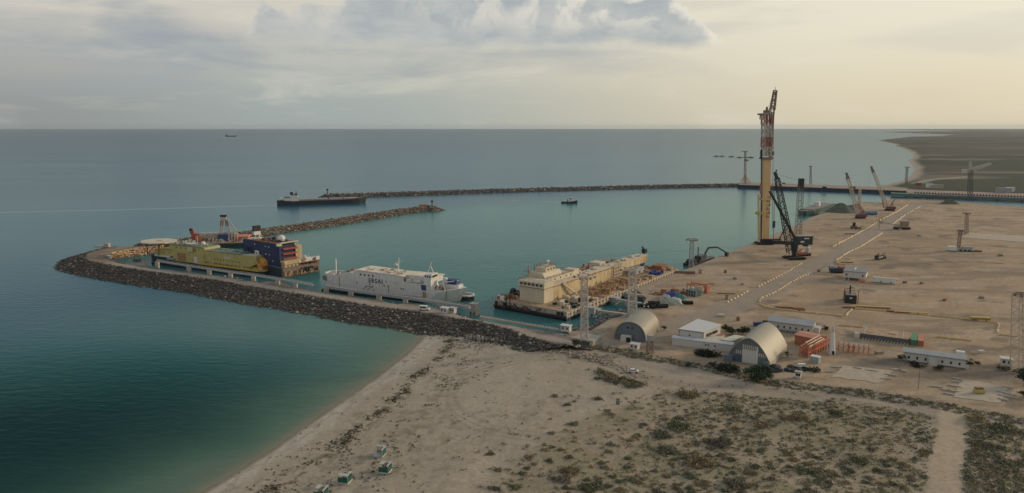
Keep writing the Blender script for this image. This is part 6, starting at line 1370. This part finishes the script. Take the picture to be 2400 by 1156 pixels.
m.build('sheeting',M_('black_steel'),t); m=MB(); m.box(4,7,1,2.5,0,2.2); m.build('pale_box',M_('white_paint'),t)
t,p=TB('blue_skip',1782,764,'blue skip left of the long building','skip'); m=MB(); m.prismy([(-3,0),(2.6,0),(3.2,1.8),(-3.4,1.8)],-1,1.4); m.build('bin',M_('blue_bright'),t); m=MB(); m.box(1.5,4,-.8,1.4,1.8,2.6); m.build('scrap',M_('black_steel'),t)
# ================================================================ vegetation
fol=bpy.data.materials.new('foliage'); fol.use_nodes=True; nt=fol.node_tree; pb_=nt.nodes['Principled BSDF']; pb_.inputs['Roughness'].default_value=.85; pb_.inputs['Specular IOR Level'].default_value=.15
at=nt.nodes.new('ShaderNodeAttribute'); at.attribute_name='tint'; oi=nt.nodes.new('ShaderNodeObjectInfo'); hs=nt.nodes.new('ShaderNodeHueSaturation'); mr=nt.nodes.new('ShaderNodeMapRange'); mr.inputs[3].default_value=.75; mr.inputs[4].default_value=1.25
nt.links.new(oi.outputs['Random'],mr.inputs[0]); nt.links.new(mr.outputs[0],hs.inputs['Value']); nt.links.new(at.outputs['Color'],hs.inputs['Color']); nt.links.new(hs.outputs[0],pb_.inputs['Base Color'])
def clump_geo(n,seed,flat=.6,leaf=.22):
    """unit bush: leaf tris spread through a dome"""
    rs=np.random.RandomState(seed); d=rs.normal(size=(n,3)); d[:,2]=np.abs(d[:,2]); d/=np.linalg.norm(d,axis=1)[:,None]; rad=rs.uniform(.35,1,n)**.6
    lob=1+.25*np.sin(3*np.arctan2(d[:,1],d[:,0])+seed)+rs.normal(0,.08,n); c=d*(rad*lob)[:,None]*np.array([1,1,flat])
    a=rs.normal(size=(n,3)); a/=np.linalg.norm(a,axis=1)[:,None]; b=np.cross(a,rs.normal(size=(n,3))); b/=np.linalg.norm(b,axis=1)[:,None]; s=leaf*rs.uniform(.6,1.3,(n,1))
    V=np.stack([c-a*s,c+a*s*.9+b*s*.3,c+b*s*1.2],1).reshape(-1,3); V[:,2]=np.maximum(V[:,2],0); return V,np.arange(3*n).reshape(n,3),rs.uniform(.7,1.3,n)
BC=[(.15,.155,.085),(.24,.18,.105),(.17,.16,.12),(.13,.14,.085),(.26,.205,.12),(.20,.175,.12)]
protos=[]
for k in range(8):
    V,Fc,sh=clump_geo(420,k+3,.55,.13); T=np.repeat(np.array(BC[k%6])[None]*sh[:,None],3,0); o=tri_mesh('shrub',V,Fc,T,fol); protos.append(o.data); bpy.data.objects.remove(o)
def inP(x,y,poly): return bool(inside((np.array([x]),np.array([y])),poly)[0])
RS=np.random.RandomState(99)
# candidate bushes over the scrub fields
def field(poly,n,smin,smax,pw=2.5,edge=12,cols=None):
    xs=[p[0] for p in poly];ys=[p[1] for p in poly]; X=RS.uniform(max(min(xs),-60),min(max(xs),330),n*4); Y=RS.uniform(max(min(ys),150),max(ys),n*4); P=(X,Y); s=sdist(P,poly)
    dens=smoothstep(-2,4,s)*(1 if edge<20 else .24+.76*smoothstep(-4,52,X+9-(Y-185)*.73))*(.45+.55*smoothstep(.38,.55,fbm(X,Y,9,3,44)))
    for rd,w in((ROAD_BR,4.2),(ROAD_CAR,7),(ROAD_MAIN,6),(ROAD_BEACH,2.6)): dens=dens*(seg_dist(P,rd)>w)
    k=(RS.rand(len(X))<dens)&(s>-2)&(X<Y*.80); X,Y=X[k][:n],Y[k][:n]; s=smin+(smax-smin)*RS.rand(len(X))**pw; return np.stack([X,Y,s],-1)
b1=field(SCRUB1,8600,.2,1.2,3.8,26); b2=field(SCRUB2,5200,.22,1.15,3.2,3); b3=field(SCRUB3,240,.35,1.5,1.8,3)
sp_=[]
for px,py in [(1180,1042),(1150,1062),(1150,1098),(1300,930),(1325,931),(1345,943),(1390,936),(1402,938),(1440,925),(1455,925),(1330,950),(1333,852),(1350,840),(1383,846),(1410,842),(1395,872),(1378,868),(1240,1025),(1260,1030),(1275,1005),(1290,985),(1205,1110),(1235,1100),(1150,1145),(1130,1140),(1210,1145),(1240,1075),(1222,1090),(1820,915),(1600,912),(1345,998),(1335,965)]:
    q=G(px,py,2.6); sp_.append((q.x,q.y,RS.uniform(.7,1.5)))
for px,py,s in [(1610,930,3.6),(1590,1005,3.4),(1560,1060,3.0),(1640,1090,3.6),(1690,1045,3.4),(1335,1110,2.6),(1380,1150,2.6),(1785,1000,2.4),(1550,1025,2.6),(1320,1130,2.2),(1870,985,2.6),(1840,985,2.2),(2015,1085,2.3),(2285,988,3.0),(1720,965,2.6),(1880,1110,2.),(1960,975,2.2),(1720,1140,2.6),(2350,1010,3.2),(2320,1050,2.4)]:
    q=G(px,py,2.6); sp_.append((q.x,q.y,s))
# roadside strip
X=RS.uniform(30,300,42000); Y=RS.uniform(180,345,42000); d=seg_dist((X,Y),STRIP); wv=2.2+3.2*fbm(X,Y,18,2,50); k=(d<wv); st_=np.stack([X[k],Y[k],.3+.8*RS.rand(k.sum())**1.5],-1)
d2=G2([(1420,812),(1500,826),(1600,846),(1700,866)],3)
allb=np.concatenate([b1,b2,b3,np.array(sp_),st_]); 
dist=np.hypot(allb[:,0],allb[:,1]); vis=(np.abs(allb[:,0]/allb[:,1])<.72)&(allb[:,1]>172); order=np.argsort(-(allb[:,2]/dist)*np.where(vis,1,0)); big=order[:290]; rest=order[290:]
def shrub_label(x,y,s,k_=0):
    sz=('very wide' if s>2.9 else 'wide dark' if s>2 else 'biggish' if s>1.3 else 'middle sized' if s>1.1 else 'small')+(' greenish' if k_%3==0 else ' brownish' if k_%3==1 else ' grey')
    if inP(x,y,SCRUB2): w='right of the pale dirt track'
    elif inP(x,y,SCRUB3): w='in the scrub patch beside the white car'
    elif inP(x,y,SCRUB1): w='in the main scrub, '+('bottom edge' if y<192 else 'front rows' if y<205 else 'middle rows' if y<222 else 'rear rows' if y<240 else 'by the road')+(', far left' if x<35 else ', left' if x<60 else ', centre' if x<85 else ', right' if x<110 else ', far right')
    elif seg_dist((np.array([x]),np.array([y])),STRIP)[0]<7: w='in the roadside strip, '+('left of the big hangar' if x<90 else 'below the big hangar and racks' if x<140 else 'at its right end')
    else: w='alone on the bare sand'+(' near the rubble' if y>270 else ' left of the scrub field')
    return sz+' rounded shrub '+w
for i in big:
    x,y,s=allb[i]; o=bpy.data.objects.new('shrub',protos[(k_:=int(RS.randint(8)))]); COL.objects.link(o); o.location=(x,y,gz(x,y)-.05); o.rotation_euler=(0,0,RS.uniform(0,6.3)); o.scale=(s*1.15,s*1.15,s*RS.uniform(.9,1.25)); tag(o,shrub_label(x,y,s,k_),'shrub','larger shrubs of the steppe scrub')
n=len(rest); pr=[clump_geo(20,k+60,.6,.36) for k in range(6)]; pos=allb[rest]; zz=terrain_z(pos[:,0][None],pos[:,1][None])[0][0]; Vs=[];Ts=[]
for k in range(6):
    idx=np.arange(n)[np.arange(n)%6==k]; V,Fc,sh=pr[k]; a=RS.uniform(0,6.28,len(idx)); ca,sa=np.cos(a)[:,None],np.sin(a)[:,None]; S=pos[idx,2][:,None]*1.1
    x=(V[None,:,0]*ca-V[None,:,1]*sa)*S+pos[idx,0][:,None]; y=(V[None,:,0]*sa+V[None,:,1]*ca)*S+pos[idx,1][:,None]; z=V[None,:,2]*S*RS.uniform(.8,1.2,(len(idx),1))+zz[idx][:,None]-.03
    c=np.array(BC)[RS.randint(0,6,len(idx))]*RS.uniform(.7,1.35,(len(idx),1)); t=c[:,None,:]*np.repeat(sh,3)[None,:,None]; Vs.append(np.stack([x,y,z],-1).reshape(-1,3)); Ts.append(t.reshape(-1,3))
Vs=np.concatenate(Vs); o=tri_mesh('scrub',Vs,np.arange(len(Vs)).reshape(-1,3),np.concatenate(Ts),fol); tag(o,'dry steppe scrub covering the dunes',None,None,'stuff')
# seaweed and dead grass flecks on the sand
X=RS.uniform(-85,110,80000); Y=RS.uniform(170,345,80000); P=(X,Y); dB=seg_dist(P,BEACHLINE); sa_=sdist(P,LAND_A); dy_=sdist(P,YARDPOLY); w2=fbm(X,Y,60,4,4); w3=fbm(X,Y,5,3,70)
pr_=np.exp(-((dB-18-(w2-.5)*14)/2.5)**2)*smoothstep(.45,.6,w3)*.9+np.exp(-((dB-30-(w2-.5)*24)/11)**2)*smoothstep(.5,.65,w3)*.28+smoothstep(.6,.72,w3)*.10
k=(RS.rand(80000)<pr_)&(sa_>1.5)&(dy_<-4)&(sdist(P,SCRUB1)<6); X,Y=X[k],Y[k]; n=len(X); z=terrain_z(X[None],Y[None])[0][0]; V,Fc,sh=clump_geo(7,5,.25,.42); S=RS.uniform(.2,.55,(n,1)); a=RS.uniform(0,.9,n)[:,None]
x=(V[None,:,0]*1.9*np.cos(a)-V[None,:,1]*np.sin(a))*S+X[:,None]; y=(V[None,:,0]*1.9*np.sin(a)+V[None,:,1]*np.cos(a))*S+Y[:,None]; zz=V[None,:,2]*S+z[:,None]
c=np.array([(.12,.095,.055)])*RS.uniform(.6,1.4,(n,1)); t=np.repeat(c[:,None,:],len(V),1); o=tri_mesh('seaweed',np.stack([x,y,zz],-1).reshape(-1,3),np.arange(n*len(V)).reshape(-1,3),t.reshape(-1,3),fol); tag(o,'dark seaweed and dead grass flecks strewn over the beach',None,None,'stuff')
# trees
def tree(px,py,rx,h,label,col,seed,n=1500,z=3.,lean=0,rz=0,ry=None):
    t,p=TB('tree',px,py,label,'tree',None,rz,z); rs=np.random.RandomState(seed); ry=ry or rx
    m=MB(); m.bar((0,0,-.2),(lean*.3,0,h*.45),rx*.16,7,rx*.08)
    for k in range(6): a=k*1.05+seed; m.bar((lean*.2,0,h*.25+.05*k*h*.5),(rx*.6*math.cos(a),ry*.6*math.sin(a),h*(.5+.06*k)),rx*.06,5,rx*.02)
    m.build('trunk',M_('wood'),t); V=[];T=[]
    nb=max(8,n//60)
    for b in range(nb):
        d=rs.normal(size=3); d/=np.linalg.norm(d); q=rs.uniform(.2,.85); c=np.array([d[0]*rx*q+lean,d[1]*ry*q,h*.52+d[2]*h*.42*q]); v,_,sh=clump_geo(60,seed*31+b,1.,.26); v=v*np.array([1,1,1]); v[:,2]-=.3; s=rs.uniform(.22,.42)*max(rx,h*.5); v=v*np.array([s,s,s*.8])+c; V.append(v); k=rs.uniform(.6,1.5); T.append(np.repeat(np.array(col)[None]*sh[:,None]*k,3,0))
    V=np.concatenate(V); V[:,2]=np.maximum(V[:,2],0.05); tri_mesh('crown',V,np.arange(len(V)).reshape(-1,3),np.concatenate(T),fol,t); return t
tree(1780,893,5.4,6.2,'big round dark green tree at the roadside below the large hangar',(.035,.055,.028),1,4200)
tree(1700,778,3.0,4.2,'dark green conifer bush touching the right side of the white building',(.03,.048,.02),2,1300)
tree(1716,784,3.4,3.4,'dark green bush second from the white building',(.033,.05,.022),3,1300); tree(1741,784,3.6,3.8,'dark green bush at the right end of the hedge behind the hangars',(.03,.046,.02),4,1500)
tree(1556,776,2.2,2.8,'small dark bush at the back corner of the smaller hangar',(.035,.045,.022),5,700)
tree(1846,838,2.0,3.2,'small green sapling against the right side of the big hangar',(.06,.075,.03),6,700)
tree(2112,846,2.4,3.2,'dark bush at the left end of the office building',(.04,.045,.028),7,800); tree(2268,864,2.8,4.4,'tall bush at the right end of the office building',(.045,.05,.03),8,1000)
tree(2200,868,3.0,2.0,'low bush in front of the office porch',(.045,.05,.036),9,800,ry=1.5); tree(2150,860,4.5,1.5,'long low hedge in front of the office, left part',(.045,.05,.036),19,900,rz=-30,ry=1.2)
tree(1935,778,2.6,3.4,'brown green bush at the right end of the long building',(.055,.05,.035),10,900); tree(2290,855,2.0,1.8,'small dark bush between the office and the guard hut',(.03,.035,.022),11,500)
tree(2400,905,3.4,8.5,'tall dark tree cut by the right edge',(.028,.035,.024),12,1800); tree(2399,932,2.6,2.6,'dark bush below the tall tree at the right edge',(.03,.04,.022),13,700); tree(2355,868,3.0,1.6,'low bush in front of the guard hut',(.035,.042,.028),14,600)
tree(1670,858,2.5,2.2,'grey green bush between the hangars on the roadside strip',(.05,.06,.04),15,700); tree(1612,862,2.2,2.,'small bush on the roadside strip below the white wing',(.05,.06,.036),16,600)
tree(1700,868,7,1.6,'long low hedge below the white wing and big hangar',(.04,.05,.032),17,1500,rz=-28,ry=2.2); tree(1650,833,8,1.3,'low dark hedge along the foot of the white wing',(.035,.043,.027),18,1200,rz=-25,ry=1.4)
tree(1905,870,4,1.2,'low green weeds beside the big hangar',(.06,.065,.035),20,700,ry=3)

# ================================================================ air
m=MB(); m.box(-30500,30500,-900,30200,-6,134); hz=bpy.data.materials.new('haze'); hz.use_nodes=True; nt=hz.node_tree; nt.nodes.remove(nt.nodes['Principled BSDF']); pv=nt.nodes.new('ShaderNodeVolumePrincipled'); pv.inputs['Color'].default_value=(.66,.76,.82,1); pv.inputs['Density'].default_value=.00002; pv.inputs['Anisotropy'].default_value=.2
nt.links.new(pv.outputs[0],[n for n in nt.nodes if n.type=='OUTPUT_MATERIAL'][0].inputs['Volume']); o=m.build('haze',hz); tag(o,'thin evening haze over the sea and the far shore',None,None,'stuff')
